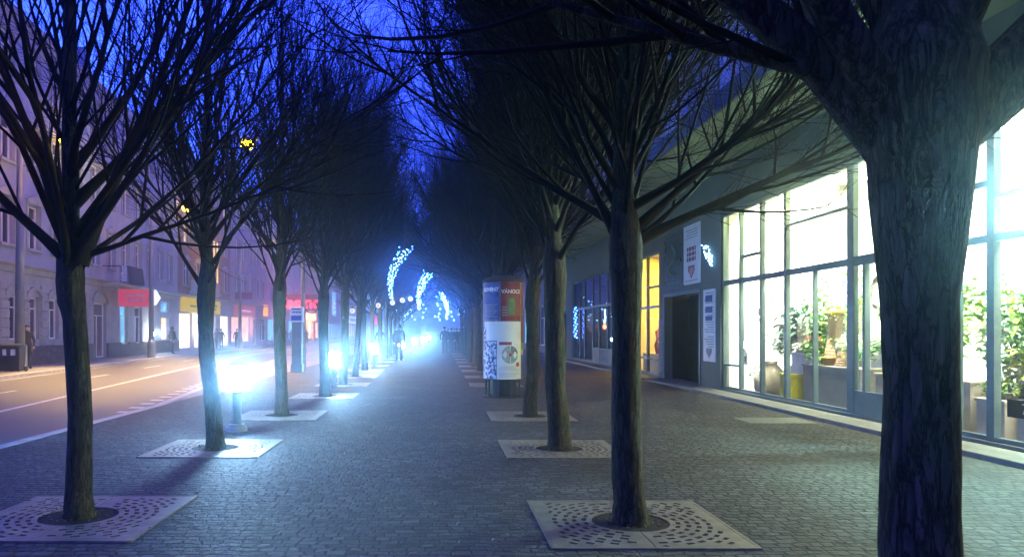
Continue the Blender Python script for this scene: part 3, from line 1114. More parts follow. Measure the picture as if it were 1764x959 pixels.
for (a, b, c, d_) in ((19.52, 19.6, 0, 2.64), (22.6, 22.68, 0, 2.64), (19.6, 22.6, 2.55, 2.64)):
    mb.box(WX - 0.03, WX - 0.002, a, b, c, d_)
mb.build('door_frame', 'window_steel', B, world=True)
mb = MB(); mb.box(WX + .5, WX + .56, 40.2, 41.6, .1, 2.5); mb.build('door', 'black_door', B, world=True)
mb = MB(); mb.box(WX + .5, WX + .52, 42.0, 45.0, .6, 2.6); mb.build('window', 'dark_pane', B, world=True)


# ---- signs and notices on the wall
def panel(name, label, cat, y0, y1, z0, z1, mat, x=WX, t=0.03, group=None):
    r = thing(name, label, cat, (x - t / 2 - 0.004, (y0 + y1) / 2, z0), 0, group)
    mb = MB(); mb.box(x - t - 0.004, x - 0.004, y0, y1, z0, z1); mb.build('board', mat, r, world=True, bevel=0.004)
    return r


def marks(r, name, mat, rects, x):
    mb = MB()
    for (y0, y1, z0, z1) in rects:
        mb.box(x - 0.004, x, y0, y1, z0, z1)
    return mb.build(name, mat, r, world=True)


pa = panel('wall_sign', 'dark green sign board with a pale swirl above the black double door', 'sign', 20.85, 22.55, 2.75, 4.25, 'sign_green_dark')
sw = MB()
pts = [Vector((WX - 0.04, 21.75 + 0.28 * math.sin(2.2 * PI * t) * (1 - 0.3 * t), 3.1 + 0.95 * t)) for t in [i / 16 for i in range(17)]]
sw.tube(pts, [0.016 + 0.05 * math.sin(PI * i / 16) for i in range(17)], 8)
sw.build('emblem', 'emblem_green', pa, world=True, smooth=True)
marks(pa, 'lettering', 'emblem_green', [(21.1 + k * 0.16, 21.2 + k * 0.16, 2.9, 2.97) for k in range(8)], WX - 0.036)
pb = panel('poster_board', 'white upright poster with a red emblem above the black double door', 'poster', 19.5, 20.8, 2.8, 4.42, 'paper_white')
ey, ez = 20.15, 3.62
marks(pb, 'crest', 'ink_maroon', [(19.8 + 0.12 * (k % 6), 19.88 + 0.12 * (k % 6) + 0.03 * (k % 2), 3.42 + 0.14 * (k // 6), 3.53 + 0.14 * (k // 6)) for k in range(18)], WX - 0.036)
mb = MB(); mb.prism([(20.4, 3.3), (19.9, 3.3), (19.9, 3.16), (20.15, 2.95), (20.4, 3.16)], 'x', WX - 0.04, WX - 0.035); mb.build('shield', 'ink_red', pb, world=True)
marks(pb, 'stripe', 'ink_white', [(19.98, 20.02, 3.12, 3.26), (20.1, 20.14, 3.02, 3.26), (20.22, 20.26, 3.04, 3.26)], WX - 0.042)
marks(pb, 'text_line', 'ink_grey', [(19.65, 20.65 - 0.07 * (k % 3), 4.05 + 0.07 * k, 4.07 + 0.07 * k) for k in range(4)] + [(19.65, 20.65, 2.88, 2.9)], WX - 0.036)
pc = panel('notice_board', 'tall white notice board with printed panels and a shield between door and bright window', 'notice', 18.42, 19.25, 0.74, 2.58, 'paper_white')
marks(pc, 'text_line', 'ink_grey', [(18.5, 19.15 - 0.08 * ((k * 7) % 4), 1.05 + 0.062 * k, 1.072 + 0.062 * k) for k in range(24) if k % 6], WX - 0.036)
marks(pc, 'notice', 'paper_blue', [(18.6, 19.08, 2.26, 2.42), (18.6, 19.08, 1.98, 2.14), (18.6, 19.08, 1.78, 1.9)], WX - 0.038)
mb = MB(); mb.prism([(19.02, 1.08), (18.64, 1.08), (18.64, 0.98), (18.83, 0.82), (19.02, 0.98)], 'x', WX - 0.041, WX - 0.036); mb.build('shield', 'ink_grey', pc, world=True)
pd = panel('poster_board', 'blank dull panel at the foot of the wall between orange window and black door', 'panel', 22.75, 23.1, 0.25, 1.9, 'paper_grey')

# ---- blue star light on the wall, blue light strings by the dim shop
emit('led_blue', (0.06, 0.2, 1.0), 50)
emit('led_ice', (0.25, 0.6, 1.0), 40)


def bulbs(pts, r, mat, name, parent, world=True):
    """a string of bulbs: one cord that swells into glowing beads"""
    mb = MB(); n = 5
    path = []; rad = []; kind = []
    for i, p in enumerate(pts):
        nx_ = pts[i + 1] if i + 1 < len(pts) else p + (p - pts[i - 1])
        d = (nx_ - p)
        if d.length < 1e-5:
            d = Vector((0, 0, 1))
        d = d.normalized() * min(r, d.length * .4)
        for f, k in ((-1, .2), (-.55, .9), (.55, .9), (1, .2)):
            path.append(p + d * f); rad.append(r * k); kind.append(f)
    mb.tube(path, rad, n)
    mb.mats = [mat, 'dark_iron']
    mb.m = [0] * len(mb.f)
    for i in range(len(path) - 1):
        if i % 4 == 3:
            for j in range(n):
                mb.m[i * n + j] = 1
    return mb.build(name, None, parent, world=world, fix=False)


st = thing('star_light', 'small blue comet-shaped fairy light fixed on the grey wall beside the bright window', 'light decoration', (WX - 0.03, 18.9, 3.2))
rng = random.Random(8)
bulbs([Vector((WX - 0.05, 18.6 + 0.55 * t + rng.gauss(0, 0.09), 3.15 + 0.55 * t + rng.gauss(0, 0.07))) for t in [i / 30 for i in range(31)]], 0.016, 'led_ice', 'led_strand', st)
mb = MB(); mb.tube([Vector((WX - 0.02, 18.6, 3.1)), Vector((WX - 0.02, 18.9, 3.5)), Vector((WX - 0.02, 19.2, 3.75))], [0.008] * 3, 6); mb.build('bracket', 'dark_iron', st, world=True)
st = thing('light_string', 'vertical string of blue fairy lights beside the dark shop door on the far right wall', 'fairy lights', (WX - 0.03, 36.9, 0.8))
bulbs([Vector((WX - 0.06 - 0.05 * (i % 3), 36.8 + 0.25 * (i % 2) + rng.gauss(0, 0.05), 1.2 + 0.056 * i)) for i in range(28)], 0.022, 'led_blue', 'led_strand', st)
mb = MB(); mb.tube([Vector((WX - 0.02, 36.9, 1.1)), Vector((WX - 0.02, 36.9, 2.8))], [0.008] * 2, 6); mb.build('wire', 'dark_iron', st, world=True)
st = thing('light_string', 'blue fairy lights on the edge of the orange shop window', 'fairy lights', (WX - 0.03, 27.2, 1.2))
bulbs([Vector((WX - 0.06, 26.9 + rng.gauss(0, 0.14), 1.6 + 0.05 * i)) for i in range(26)], 0.026, 'led_blue', 'led_strand', st)
mb = MB(); mb.tube([Vector((WX - 0.02, 26.9, 1.5)), Vector((WX - 0.02, 26.9, 2.9))], [0.008] * 2, 6); mb.build('wire', 'dark_iron', st, world=True)
st = thing('light_string', 'icy white bulb string with a red lamp hanging inside the dim shop window', 'fairy lights', (WX + 0.4, 32.9, 1.0))
emit('lamp_red', (1.0, 0.18, 0.05), 9)
bulbs([Vector((WX + 0.4, 32.6 + rng.gauss(0, 0.08), 1.9 + 0.05 * i)) for i in range(12)], 0.02, 'led_ice', 'led_strand', st)
mb = MB(); mb.ball((WX + 0.4, 32.7, 1.72), 0.08, rz=0.12, n=10, m=6); mb.build('red_lamp', 'lamp_red', st, world=True)

# ---- lights in the shops
emit('tube_light', (1.0, 0.97, 0.86), 26)
emit('flood_light', (0.5, 0.98, 0.92), 8500)
def ceiling_light(x, y, z, label, ln=1.4):
    t = thing('ceiling_light', label, 'ceiling light', (x, y, z), 0, 'tube lights on the flower shop ceiling')
    mb = MB(); mb.box(-0.1, 0.1, -ln / 2, ln / 2, 0.02, 0.08); mb.build('housing', 'white_paint', t)
    mb = MB(); mb.tube([Vector((0, -ln / 2 + .05, 0)), Vector((0, ln / 2 - .05, 0))], [0.03, 0.03], 8); mb.build('tube', 'tube_light', t)
for k, y in enumerate((6.2, 9.0, 11.8, 14.6, 17.0)):
    ceiling_light(8.7, y, 4.62, f'white tube light on the flower shop ceiling, {ORD[k]} from the near end')
    lamp('shop_lamp', 'AREA', (7.22, y, 4.25), SHOP_W, (0.95, 1.0, 0.80), 0.3, size_y=2.2, rot=(0, R(-55), 0), spread=R(140))
for y in (6.0, 9.5, 13.0, 16.5):
    lamp('ground_wash_fill', 'AREA', (7.9, y, 4.5), DOWN_W, (1.0, 1.0, 0.42), 1.0, size_y=1.6, rot=(0, R(22), 0))  # added fill lights, no fixtures: yellow-green wash on the ground outside
for y in (6.4, 8.6, 11.0, 13.6, 16.5):
    lamp('bench_fill', 'AREA', (7.06, y, 2.62), BENCH_FILL_W, (1.0, 0.97, 0.75), 0.08, size_y=1.9, rot=(0, R(-38), 0), spread=R(150))  # added fill strips hidden behind the rail, brighten the bench fronts
fl = thing('floodlight', 'glaring white floodlight behind the near shop window, right of the thick trunk', 'floodlight', (7.9, 9.6, 3.15))
mb = MB(); mb.prism([(-0.16, -0.1), (-0.04, -0.16), (-0.04, 0.16), (-0.16, 0.1)][::-1], 'y', -0.16, 0.16); mb.build('housing', 'plastic_dark', fl)
mb = MB(); mb.lathe([(0.0001, 0.0), (0.12, 0.0), (0.12, 0.02), (0.0001, 0.05)], 16); mb.move(Matrix.Rotation(-PI / 2, 4, 'Y') @ Matrix.Translation((0, 0, 0.17))); mb.build('lens', 'flood_light', fl)
fl.rotation_euler = (0, 0, R(50))
mb = MB(); mb.tube([Vector((0, 0, 0.1)), Vector((0, 0, 1.55))], [0.015, 0.015], 8); mb.build('hanger', 'dark_iron', fl)
lamp('orange_shop_lamp', 'AREA', (8.4, 25.6, 4.2), 1500, (1.0, 0.60, 0.06), 1.8, size_y=3.6, rot=(0, R(20), 0))
lamp('dim_shop_lamp', 'AREA', (9.4, 32.0, 4.1), 14, (1.0, 0.75, 0.5), 1.2, size_y=3.0)

# ------------------------------------------------------------------ things in the shop windows
def leaf(mb, p, d, w, l, rng, bend=0.3):
    d = d.normalized()
    s = d.cross(Vector((rng.gauss(0, .3), rng.gauss(0, .3), 1)))
    if s.length < 1e-4:
        s = Vector((1, 0, 0))
    s.normalize()
    m = p + d * l * 0.5
    e = p + d * l - Vector((0, 0, bend * l))
    mb.add([p, m + s * w / 2, e, m - s * w / 2], [(0, 1, 2, 3)])


def foliage_mesh(seed, h, rad, n, w, l, trunk=0.25, mode='bush'):
    rng = random.Random(seed)
    st = MB(); lf = MB()
    if mode == 'grass':
        for k in range(n):
            a = rng.uniform(0, 6.28); r = rng.uniform(0, 0.06); q = Vector((math.cos(a) * r, math.sin(a) * r, 0))
            e = q + Vector((math.cos(a) * rad * rng.random(), math.sin(a) * rad * rng.random(), h * rng.uniform(.6, 1)))
            s = Vector((-math.sin(a), math.cos(a), 0)) * w
            lf.add([q - s, q + s, e], [(0, 1, 2)])
        st.tube([Vector((0, 0, -0.02)), Vector((0, 0, h * .3))], [0.02, 0.01], 5)
        return st, lf
    if mode == 'palm':
        st.tube([Vector((0, 0, 0)), Vector((0.02, 0.01, h * trunk))], [0.03, 0.022], 7)
        for k in range(n):
            a = rng.uniform(0, 6.28); el = rng.uniform(0.5, 1.3)
            d = Vector((math.cos(a) * math.cos(el), math.sin(a) * math.cos(el), math.sin(el)))
            pp = grow(Vector((0, 0, h * trunk)), d, h * (1 - trunk) * rng.uniform(.7, 1), 7, -0.55, 0.05, rng)
            st.tube(pp, [0.008 - 0.0009 * i for i in range(8)], 4)
            for i in range(1, 8):
                dd = (pp[i] - pp[i - 1]).normalized()
                sd = dd.cross(Vector((0, 0, 1))).normalized()
                for sgn in (-1, 1):
                    for f in (0, .5):
                        leaf(lf, pp[i - 1].lerp(pp[i], f), dd * 0.6 + sd * sgn, w, l * (1.1 - 0.08 * i), rng, .25)
        return st, lf
    stems = [grow(Vector((0, 0, 0)), Vector((rng.gauss(0, .25), rng.gauss(0, .25), 1)), h * rng.uniform(.7, .98), 6, 0.05, 0.22, rng) for k in range(5)]
    for s_ in stems:
        st.tube(s_, [0.018 - 0.0022 * i for i in range(7)], 5)
    for k in range(n):
        s_ = stems[k % 5]
        p, d = along(s_, rng.uniform(trunk, 1))
        a = rng.uniform(0, 6.28); r = rad * math.sqrt(rng.random()) * (0.55 + 0.45 * math.sin(PI * min(1, (p.z / h))))
        if mode == 'cone':
            r = rad * (1.04 - p.z / h) * rng.random() ** .4
        q = p + Vector((math.cos(a) * r, math.sin(a) * r, rng.gauss(0, 0.05)))
        leaf(lf, q, Vector((math.cos(a), math.sin(a), rng.gauss(.3, .5))), w, l, rng)
    return st, lf


def pot_mesh(r, h, mat):
    mb = MB(); mb.lathe([(r * .68, 0), (r * .95, h * .86), (r * 1.06, h * .87), (r * 1.06, h), (r * .9, h), (r * .85, h * .9), (0.0001, h * .9)], 18)
    return mb


def plant(label, p, h, rad, n, w, l, leafm, potm, mode='bush', trunk=.25, pot=(0.15, 0.24), seed=1, flower=None, name='potted_plant', cat='plant'):
    t = thing(name, label, cat, p)
    if pot:
        pot_mesh(pot[0], pot[1], potm).build('pot', potm, t, smooth=True)
    z = pot[1] * .88 if pot else 0
    st, lf = foliage_mesh(seed, h, rad, n, w, l, trunk, mode)
    st.build('stem', 'leaf_dark', t, (0, 0, z), fix=False)
    lf.build('foliage', leafm, t, (0, 0, z), fix=False)
    if flower:
        rng = random.Random(seed + 50)
        mb = MB()
        for k in range(flower[1]):
            a = rng.uniform(0, 6.28); r = rad * .9 * math.sqrt(rng.random())
            mb.ball((math.cos(a) * r, math.sin(a) * r, h * rng.uniform(.75, 1.05)), flower[2], rz=flower[2] * flower[3], n=6, m=4)
        mb.build('blossom', flower[0], t, (0, 0, z))
    return t


# display shelves and boards behind the glass
def stand(name, label, cat, x0, x1, y0, y1, z0, z1, mat, top=None):
    t = thing(name, label, cat, ((x0 + x1) / 2, (y0 + y1) / 2, z0))
    mb = MB(); mb.box(x0, x1, y0, y1, z0, z1 - 0.04); mb.build('body', mat, t, world=True, bevel=0.006)
    mb = MB(); mb.box(x0 - .02, x1 + .02, y0 - .02, y1 + .02, z1 - 0.04, z1); mb.build('top', top or mat, t, world=True, bevel=0.006)
    return t


stand('display_bench', 'long low brown-grey bench behind the wide window panes, wicker cones on top', 'bench', 7.25, 7.75, 12.75, 14.75, 0.12, 0.86, 'board_grey')
stand('display_bench', 'beige bench behind the single pane left of the thick trunk, under a yellow pot', 'bench', 7.25, 7.7, 10.1, 12.3, 0.12, 0.82, 'board_beige')
stand('display_bench', 'beige boarded bench right of the thick trunk, pale pots lined up on it', 'bench', 7.2, 7.65, 9.42, 9.92, 0.12, 0.62, 'board_beige')
stand('display_bench', 'beige boarded bench at the right edge of the window under orange flowers', 'bench', 7.2, 7.65, 4.0, 9.22, 0.12, 0.55, 'board_beige')
t = stand('white_shelf', 'white shelf unit with a red box on it, left part of the bright window', 'shelf', 7.5, 7.9, 14.95, 15.75, 0.12, 1.05, 'pot_white')
stand('storage_box', 'yellow box standing on the shop floor beside the dark sack', 'box', 7.25, 7.5, 15.25, 15.75, 0.12, 0.62, 'box_yellow')
stand('storage_box', 'red box on the white shelf unit in the shop', 'box', 7.55, 7.8, 15.0, 15.3, 1.06, 1.34, 'box_red')
t = thing('number_board', 'dark wooden board with the pale number 72 in front of the right flower bench', 'board', (7.12, 8.9, 0.5))
mb = MB(); mb.box(7.1, 7.14, 8.3, 9.25, 0.44, 0.66); mb.build('board', 'black_door', t, world=True)
lettering('72', 0.19, 'ink_white', t, Matrix.Translation(-Vector(t.location)) @ face_negx(7.096, 8.92, 0.55))
# plants
plant('tall bushy green tree with feathery leaves behind the middle of the wide panes', (8.0, 14.6, 0.1), 2.7, 0.62, 2200, .05, .15, 'leaf_green', 'pot_grey', 'cone', .15, (.22, .35), 3)
plant('spreading palm with long green fronds beside the bushy tree', (7.9, 14.0, 0.86), 1.5, 0.6, 16, .03, .2, 'leaf_lime', 'pot_grey', 'palm', .3, (.15, .22), 4)
plant('bluish leafy houseplant behind the third pane from the left', (7.7, 15.6, 0.9), 1.15, 0.5, 700, .09, .2, 'leaf_blue', 'pot_white', 'bush', .2, (.16, .24), 5)
plant('lighter trailing houseplant behind the second pane from the left', (7.9, 16.4, 0.5), 1.2, 0.5, 420, .07, .2, 'leaf_blue', 'pot_white', 'bush', .3, (.16, .26), 6)
plant('small green plant at the foot of the second pane', (7.6, 17.2, 0.12), .5, .32, 150, .06, .14, 'leaf_dark', 'pot_grey', 'bush', .1, (.14, .2), 7)
plant('small green plant beside the wicker cones on the long bench', (7.6, 13.4, 0.86), .42, .3, 130, .06, .14, 'leaf_green', 'pot_white', 'bush', .1, (.1, .14), 8)
plant('large rubber plant with broad leaves left of the thick trunk', (7.8, 11.75, 0.82), 1.35, .42, 330, .12, .24, 'leaf_green', 'pot_beige', 'bush', .15, (.13, .2), 9)
plant('low dark poinsettia with red blossom in front of the rubber plant', (7.42, 11.55, 0.82), .34, .25, 90, .08, .14, 'leaf_dark', 'pot_terracotta', 'bush', .1, (.11, .12), 10, flower=('flower_red', 7, .03, .5))
plant('upright grass in a bright yellow pot left of the thick trunk', (7.4, 12.0, 0.82), .7, .16, 60, .008, 0, 'leaf_lime', 'pot_yellow', 'grass', .1, (.12, .38), 11)
plant('big leafy bush rising behind the window just right of the thick trunk', (7.95, 9.95, 0.5), 1.75, .42, 1300, .07, .14, 'leaf_green', 'pot_grey', 'bush', .05, (.2, .25), 12)
plant('tall dark green bush behind the last pane at the right edge', (8.3, 9.1, 0.3), 2.0, .65, 1700, .07, .14, 'leaf_green', 'pot_grey', 'bush', .05, (.2, .25), 13)
plant('yellow-green leafy bush in the last pane at the right edge', (7.75, 9.05, 0.55), .85, .42, 900, .07, .13, 'leaf_yellow', 'pot_grey', 'bush', .05, (.15, .2), 14)
plant('orange plumed grass in a pot at the right edge of the window', (7.42, 8.98, 0.55), .42, .16, 60, .008, 0, 'leaf_lime', 'pot_terracotta', 'grass', .1, (.1, .13), 15, flower=('flower_orange', 11, .04, 1.9))
plant('orange plumed grass between the post and the yellow-green bush', (7.45, 9.2, 0.55), .5, .1, 40, .008, 0, 'leaf_lime', 'pot_terracotta', 'grass', .1, (.07, .12), 16, flower=('flower_orange', 4, .035, 1.9))
for k in range(4):
    y = 9.5 + k * 0.115
    plant(f'small plant in a pale pot right of the thick trunk, {ORD[k]} from the right', (7.32, y, .62), .16, .09, 45, .035, .08, 'leaf_green' if k % 2 else 'leaf_lime', 'pot_beige', 'bush', .1, (.05, .1), 20 + k)
# white branch ornament, wicker cones, sun wheel, wreath, hanging pot
t = thing('branch_ornament', 'white coiled branch ornament behind the pane right of the thick trunk', 'ornament', (7.55, 9.75, .62))
rng = random.Random(4)
mb = MB()
for k in range(9):
    pp = grow(Vector((0, 0.02, 0)), Vector((rng.gauss(0, .4), 0.35 + rng.gauss(0, .4), 1)), 1.0, 8, -0.25, .4, rng)
    mb.tube(pp, [.018 - .0016 * i for i in range(9)], 5)
mb.build('twig_bundle', 'white_branch', t)
mb = MB(); mb.lathe([(.06, 0), (.09, .1), (.05, .2)], 12); mb.build('vase', 'pot_white', t, smooth=True)
for k, (y, hh, lab) in enumerate(((14.2, .82, 'tall slim wicker cone on the long bench'), (13.78, .58, 'shorter wicker cone, right of the tall one on the long bench'))):
    t = thing('wicker_cone', lab, 'ornament', (7.5, y, .86))
    mb = MB()
    for i in range(13):
        a = i / 13
        mb.lathe([(.12 * (1 - a), hh * a), (.128 * (1 - a), hh * (a + .03)), (.112 * (1 - a) + .001, hh * (a + .075))], 14)
    mb.build('weave', 'wicker', t)
    mb = MB(); mb.lathe([(.1, 0), (.1, .02)], 14); mb.build('base', 'wood_board', t)
t = thing('sun_ornament', 'sun-shaped wire ornament hanging behind the second pane', 'ornament', (7.2, 16.65, 1.95))
mb = MB(); mb.tube([Vector((0, .17 * math.cos(a), .17 * math.sin(a))) for a in [i * PI / 12 for i in range(25)]], [.014] * 25, 6)
for i in range(12):
    a = i * PI / 6; mb.tube([Vector((0, .18 * math.cos(a), .18 * math.sin(a))), Vector((0, .26 * math.cos(a), .26 * math.sin(a)))], [.02, .006], 5)
mb.build('ring', 'metal_ornament', t); mb = MB(); mb.ball((0, 0, 0), .02, .09, .09); mb.build('face', 'metal_ornament', t)
mb = MB(); mb.tube([Vector((0, 0, .2)), Vector((0, 0, 2.7))], [.003, .003], 4); mb.build('cord', 'dark_iron', t)
t = thing('sun_ornament', 'second sun-shaped wire ornament, higher and half behind the window post', 'ornament', (7.25, 16.1, 2.25))
mb = MB(); mb.tube([Vector((0, .15 * math.cos(a), .15 * math.sin(a))) for a in [i * PI / 12 for i in range(25)]], [.012] * 25, 6)
for i in range(12):
    a = i * PI / 6; mb.tube([Vector((0, .16 * math.cos(a), .16 * math.sin(a))), Vector((0, .24 * math.cos(a), .24 * math.sin(a)))], [.018, .006], 5)
mb.build('ring', 'metal_ornament', t); mb = MB(); mb.ball((0, 0, 0), .02, .08, .08); mb.build('face', 'metal_ornament', t)
t = thing('wreath', 'round grey twig wreath hanging left of the thick trunk', 'wreath', (7.3, 12.2, 2.15))
mb = MB()
for q in range(5):
    mb.tube([Vector((rng.gauss(0, .012), (.24 + .02 * q) * math.cos(a) + rng.gauss(0, .012), (.24 + .02 * q) * math.sin(a) + rng.gauss(0, .012))) for a in [i * PI / 12 for i in range(25)]], [.016] * 25, 5)
mb.build('twig_ring', 'metal_ornament', t); mb = MB(); mb.tube([Vector((0, 0, .3)), Vector((0, 0, 2.4))], [.003, .003], 4); mb.build('cord', 'dark_iron', t)
t = thing('hanging_pot', 'long yellow pot hung in front of the bushy tree', 'flower pot', (7.55, 14.1, 1.35))
mb = MB(); mb.lathe([(.09, 0), (.15, .5), (.16, .5), (.16, .54), (.0001, .52)], 16); mb.build('pot', 'pot_yellow', t, smooth=True)
mb = MB(); mb.tube([Vector((0, 0, .5)), Vector((0, 0, 3.1))], [.004, .004], 4); mb.build('cord', 'dark_iron', t)
t = thing('sack', 'slumped grey-brown sack on the floor behind the second pane', 'sack', (7.4, 16.5, .1))
mb = MB(); mb.lathe([(.30, 0), (.36, .12), (.34, .35), (.24, .55), (.12, .68), (.16, .75), (.0001, .73)], 16)
rng = random.Random(6); mb.v = [(x * (1 + rng.gauss(0, .04)), y * (1 + rng.gauss(0, .04)), z) for x, y, z in mb.v]
mb.build('bag', 'sack', t, smooth=True); mb = MB(); mb.tube([Vector((.13 * math.cos(a), .13 * math.sin(a), .68)) for a in [i * PI / 8 for i in range(17)]], [.015] * 17, 5); mb.build('tie', 'wicker', t)
t = thing('lantern', 'white house-shaped lantern behind the first pane from the left', 'lantern', (7.35, 17.55, .72))
mb = MB(); mb.prism([(-.16, 0), (.16, 0), (.16, .26), (0, .42), (-.16, .26)], 'x', -.1, .1); mb.build('body', 'pot_white', t)
mb = MB(); mb.tube([Vector((0, .08 * math.cos(a), .42 + .08 * math.sin(a))) for a in [i * PI / 8 for i in range(17)]], [.008] * 17, 5); mb.build('handle', 'dark_iron', t)
mb = MB(); mb.box(-.104, -.1, -.07, .07, .06, .2); mb.build('window', 'dark_pane', t)
t = thing('display_stand', 'pale upright display stand with small cards in the wide right pane', 'display stand', (7.9, 13.3, .1))
mb = MB(); mb.box(-.04, .04, -.42, .42, 0, 2.25); mb.build('board', 'paper_white', t)
for k in range(9):
    mb = MB(); mb.box(-.055, -.042, .1 - .3 * (k % 2), .3 - .3 * (k % 2), .95 + .14 * k, 1.05 + .14 * k); mb.build('card', 'ink_grey' if k % 3 else 'paper_moss', t)
t = thing('flower_pot', 'wide shallow yellow bowl between the wicker cones', 'flower pot', (7.4, 14.0, .86))
mb = MB(); mb.lathe([(.08, 0), (.17, .16), (.18, .16), (.16, .13), (.0001, .12)], 16); mb.build('bowl', 'pot_yellow', t, smooth=True)
plant('small flowering plant with red blossom on the long bench under the palm', (7.42, 14.55, .86), .4, .24, 160, .07, .13, 'leaf_green', 'pot_white', 'bush', .1, (.1, .14), 41, flower=('flower_red', 9, .03, .6))
plant('lime-coloured fern at the left end of the right-edge bench', (7.5, 8.75, .55), .7, .34, 14, .04, .16, 'leaf_lime', 'pot_terracotta', 'palm', .1, (.12, .16), 42)
plant('dense green climber behind the white branch ornament', (8.2, 9.6, .4), 2.2, .5, 1100, .07, .14, 'leaf_lime', 'pot_grey', 'bush', .05, (.2, .25), 43)
plant('tall slender palm at the right end of the long bench', (7.9, 12.9, .1), 2.0, .5, 14, .03, .2, 'leaf_green', 'pot_grey', 'palm', .35, (.18, .3), 44)
# orange shop goods
plant('leafy plant on the counter of the orange-lit shop', (7.5, 23.75, .75), .55, .25, 160, .07, .14, 'leaf_lime', 'pot_white', 'bush', .1, (.1, .16), 31)
stand('display_bench', 'low counter in the orange-lit shop window', 'counter', 7.3, 7.8, 23.4, 26.5, 0.12, .75, 'board_beige')
t = thing('dress_form', 'red cloth figure on display behind the left orange pane', 'display', (7.45, 24.95, .75))
mb = MB(); mb.lathe([(.14, 0), (.2, .3), (.13, .5), (.17, .75), (.06, .86), (.055, .95), (.0001, .96)], 16); mb.build('cloth', 'cloth_red', t, smooth=True)
mb = MB(); mb.ball((0, 0, 1.05), .08, rz=.1); mb.build('head', 'pot_white', t, smooth=True)
# ------------------------------------------------------------------ houses across the street
stained('stone_pale', (0.42, 0.40, 0.33), (0.28, 0.27, 0.23), scale=1.2, rough=0.85, bump=0.4)
stained('plinth_brown', (0.14, 0.11, 0.09), (0.09, 0.07, 0.06), scale=1.5, rough=0.85, bump=0.5)
stained('stone_upper', (0.40, 0.41, 0.42), (0.28, 0.29, 0.30), scale=1.0, rough=0.85, bump=0.3)
stained('brick_red', (0.30, 0.13, 0.10), (0.20, 0.09, 0.07), scale=2.0, rough=0.85, bump=0.4)
stained('plaster_pink', (0.38, 0.31, 0.32), (0.28, 0.22, 0.23), scale=1.0, rough=0.85)
stained('plaster_grey', (0.38, 0.38, 0.4), (0.3, 0.3, 0.32), scale=1.0, rough=0.85)
stained('plaster_ochre', (0.45, 0.36, 0.22), (0.36, 0.28, 0.17), scale=1.0, rough=0.85)
stained('roof_dark', (0.07, 0.055, 0.055), (0.045, 0.04, 0.04), scale=5, rough=0.8, bump=0.6)
stained('balcony_iron', (0.03, 0.03, 0.045), rough=0.5)
emit('lit_warm', (1.0, 0.72, 0.32), 2.2, noise=0.28, nscale=2.2, col2=(0.6, 0.28, 0.08))
emit('lit_white', (1.0, 0.93, 0.82), 3.2, noise=0.3, nscale=1.6, col2=(0.5, 0.35, 0.25))
emit('lit_pink', (1.0, 0.55, 0.45), 2.2, noise=0.3, nscale=1.2, col2=(0.65, 0.25, 0.2))
emit('lit_cyan', (0.25, 0.75, 1.0), 2.0, noise=0.3, nscale=2.0, col2=(0.03, 0.12, 0.4))
emit('lit_dim', (0.5, 0.35, 0.55), 0.25, noise=0.25, nscale=2.5, col2=(0.02, 0.02, 0.06))
emit('sign_yellow', (1.0, 0.72, 0.04), 0.75)
emit('sign_red_lit', (1.0, 0.08, 0.2), 0.65)
emit('sign_pink_lit', (1.0, 0.28, 0.5), 0.5)
emit('neon_red', (1.0, 0.03, 0.06), 6)
emit('sign_orange_lit', (1.0, 0.45, 0.08), 1.6)
emit('sign_white_lit', (0.85, 0.9, 1.0), 1.6)
emit('lit_hot', (1.0, 0.62, 0.30), 5.0, noise=0.3, nscale=1.5, col2=(1.0, 0.15, 0.1))
LIT = ('lit_warm', 'lit_white', 'lit_pink', 'lit_cyan', 'lit_dim', 'lit_hot')


def window_mesh(w, h, arch=False, cross=0.68, t=0.07):
    f = MB()
    f.box(-0.05, 0.05, -w / 2, -w / 2 + t, 0, h); f.box(-0.05, 0.05, w / 2 - t, w / 2, 0, h)
    f.box(-0.05, 0.05, -w / 2 + t, w / 2 - t, 0, t); f.box(-0.05, 0.05, -w / 2 + t, w / 2 - t, h - t, h)
    f.box(-0.04, 0.04, -w / 2 + t, w / 2 - t, h * cross, h * cross + t * .8)
    f.box(-0.035, 0.035, -t * .4, t * .4, t, h * cross)
    return f.mesh('window', 'white_paint')


WM = {}


def win(parent, y, z, w, h, pane, frame_x=-0.2, kind='window', cross=0.68):
    key = (round(w, 2), round(h, 2), cross)
    if key not in WM:
        p = MB(); p.quad((0, -w / 2 + .02, .02), (0, w / 2 - .02, .02), (0, w / 2 - .02, h - .02), (0, -w / 2 + .02, h - .02))
        WM[key] = (window_mesh(w, h, cross=cross), {}, p)
    fm, pm, p = WM[key]
    if pane not in pm:
        pm[pane] = p.mesh('pane', pane)
    o = inst(kind, fm, parent, (frame_x, y, z))
    inst('pane', pm[pane], o, (-0.01, 0, 0))
    return o


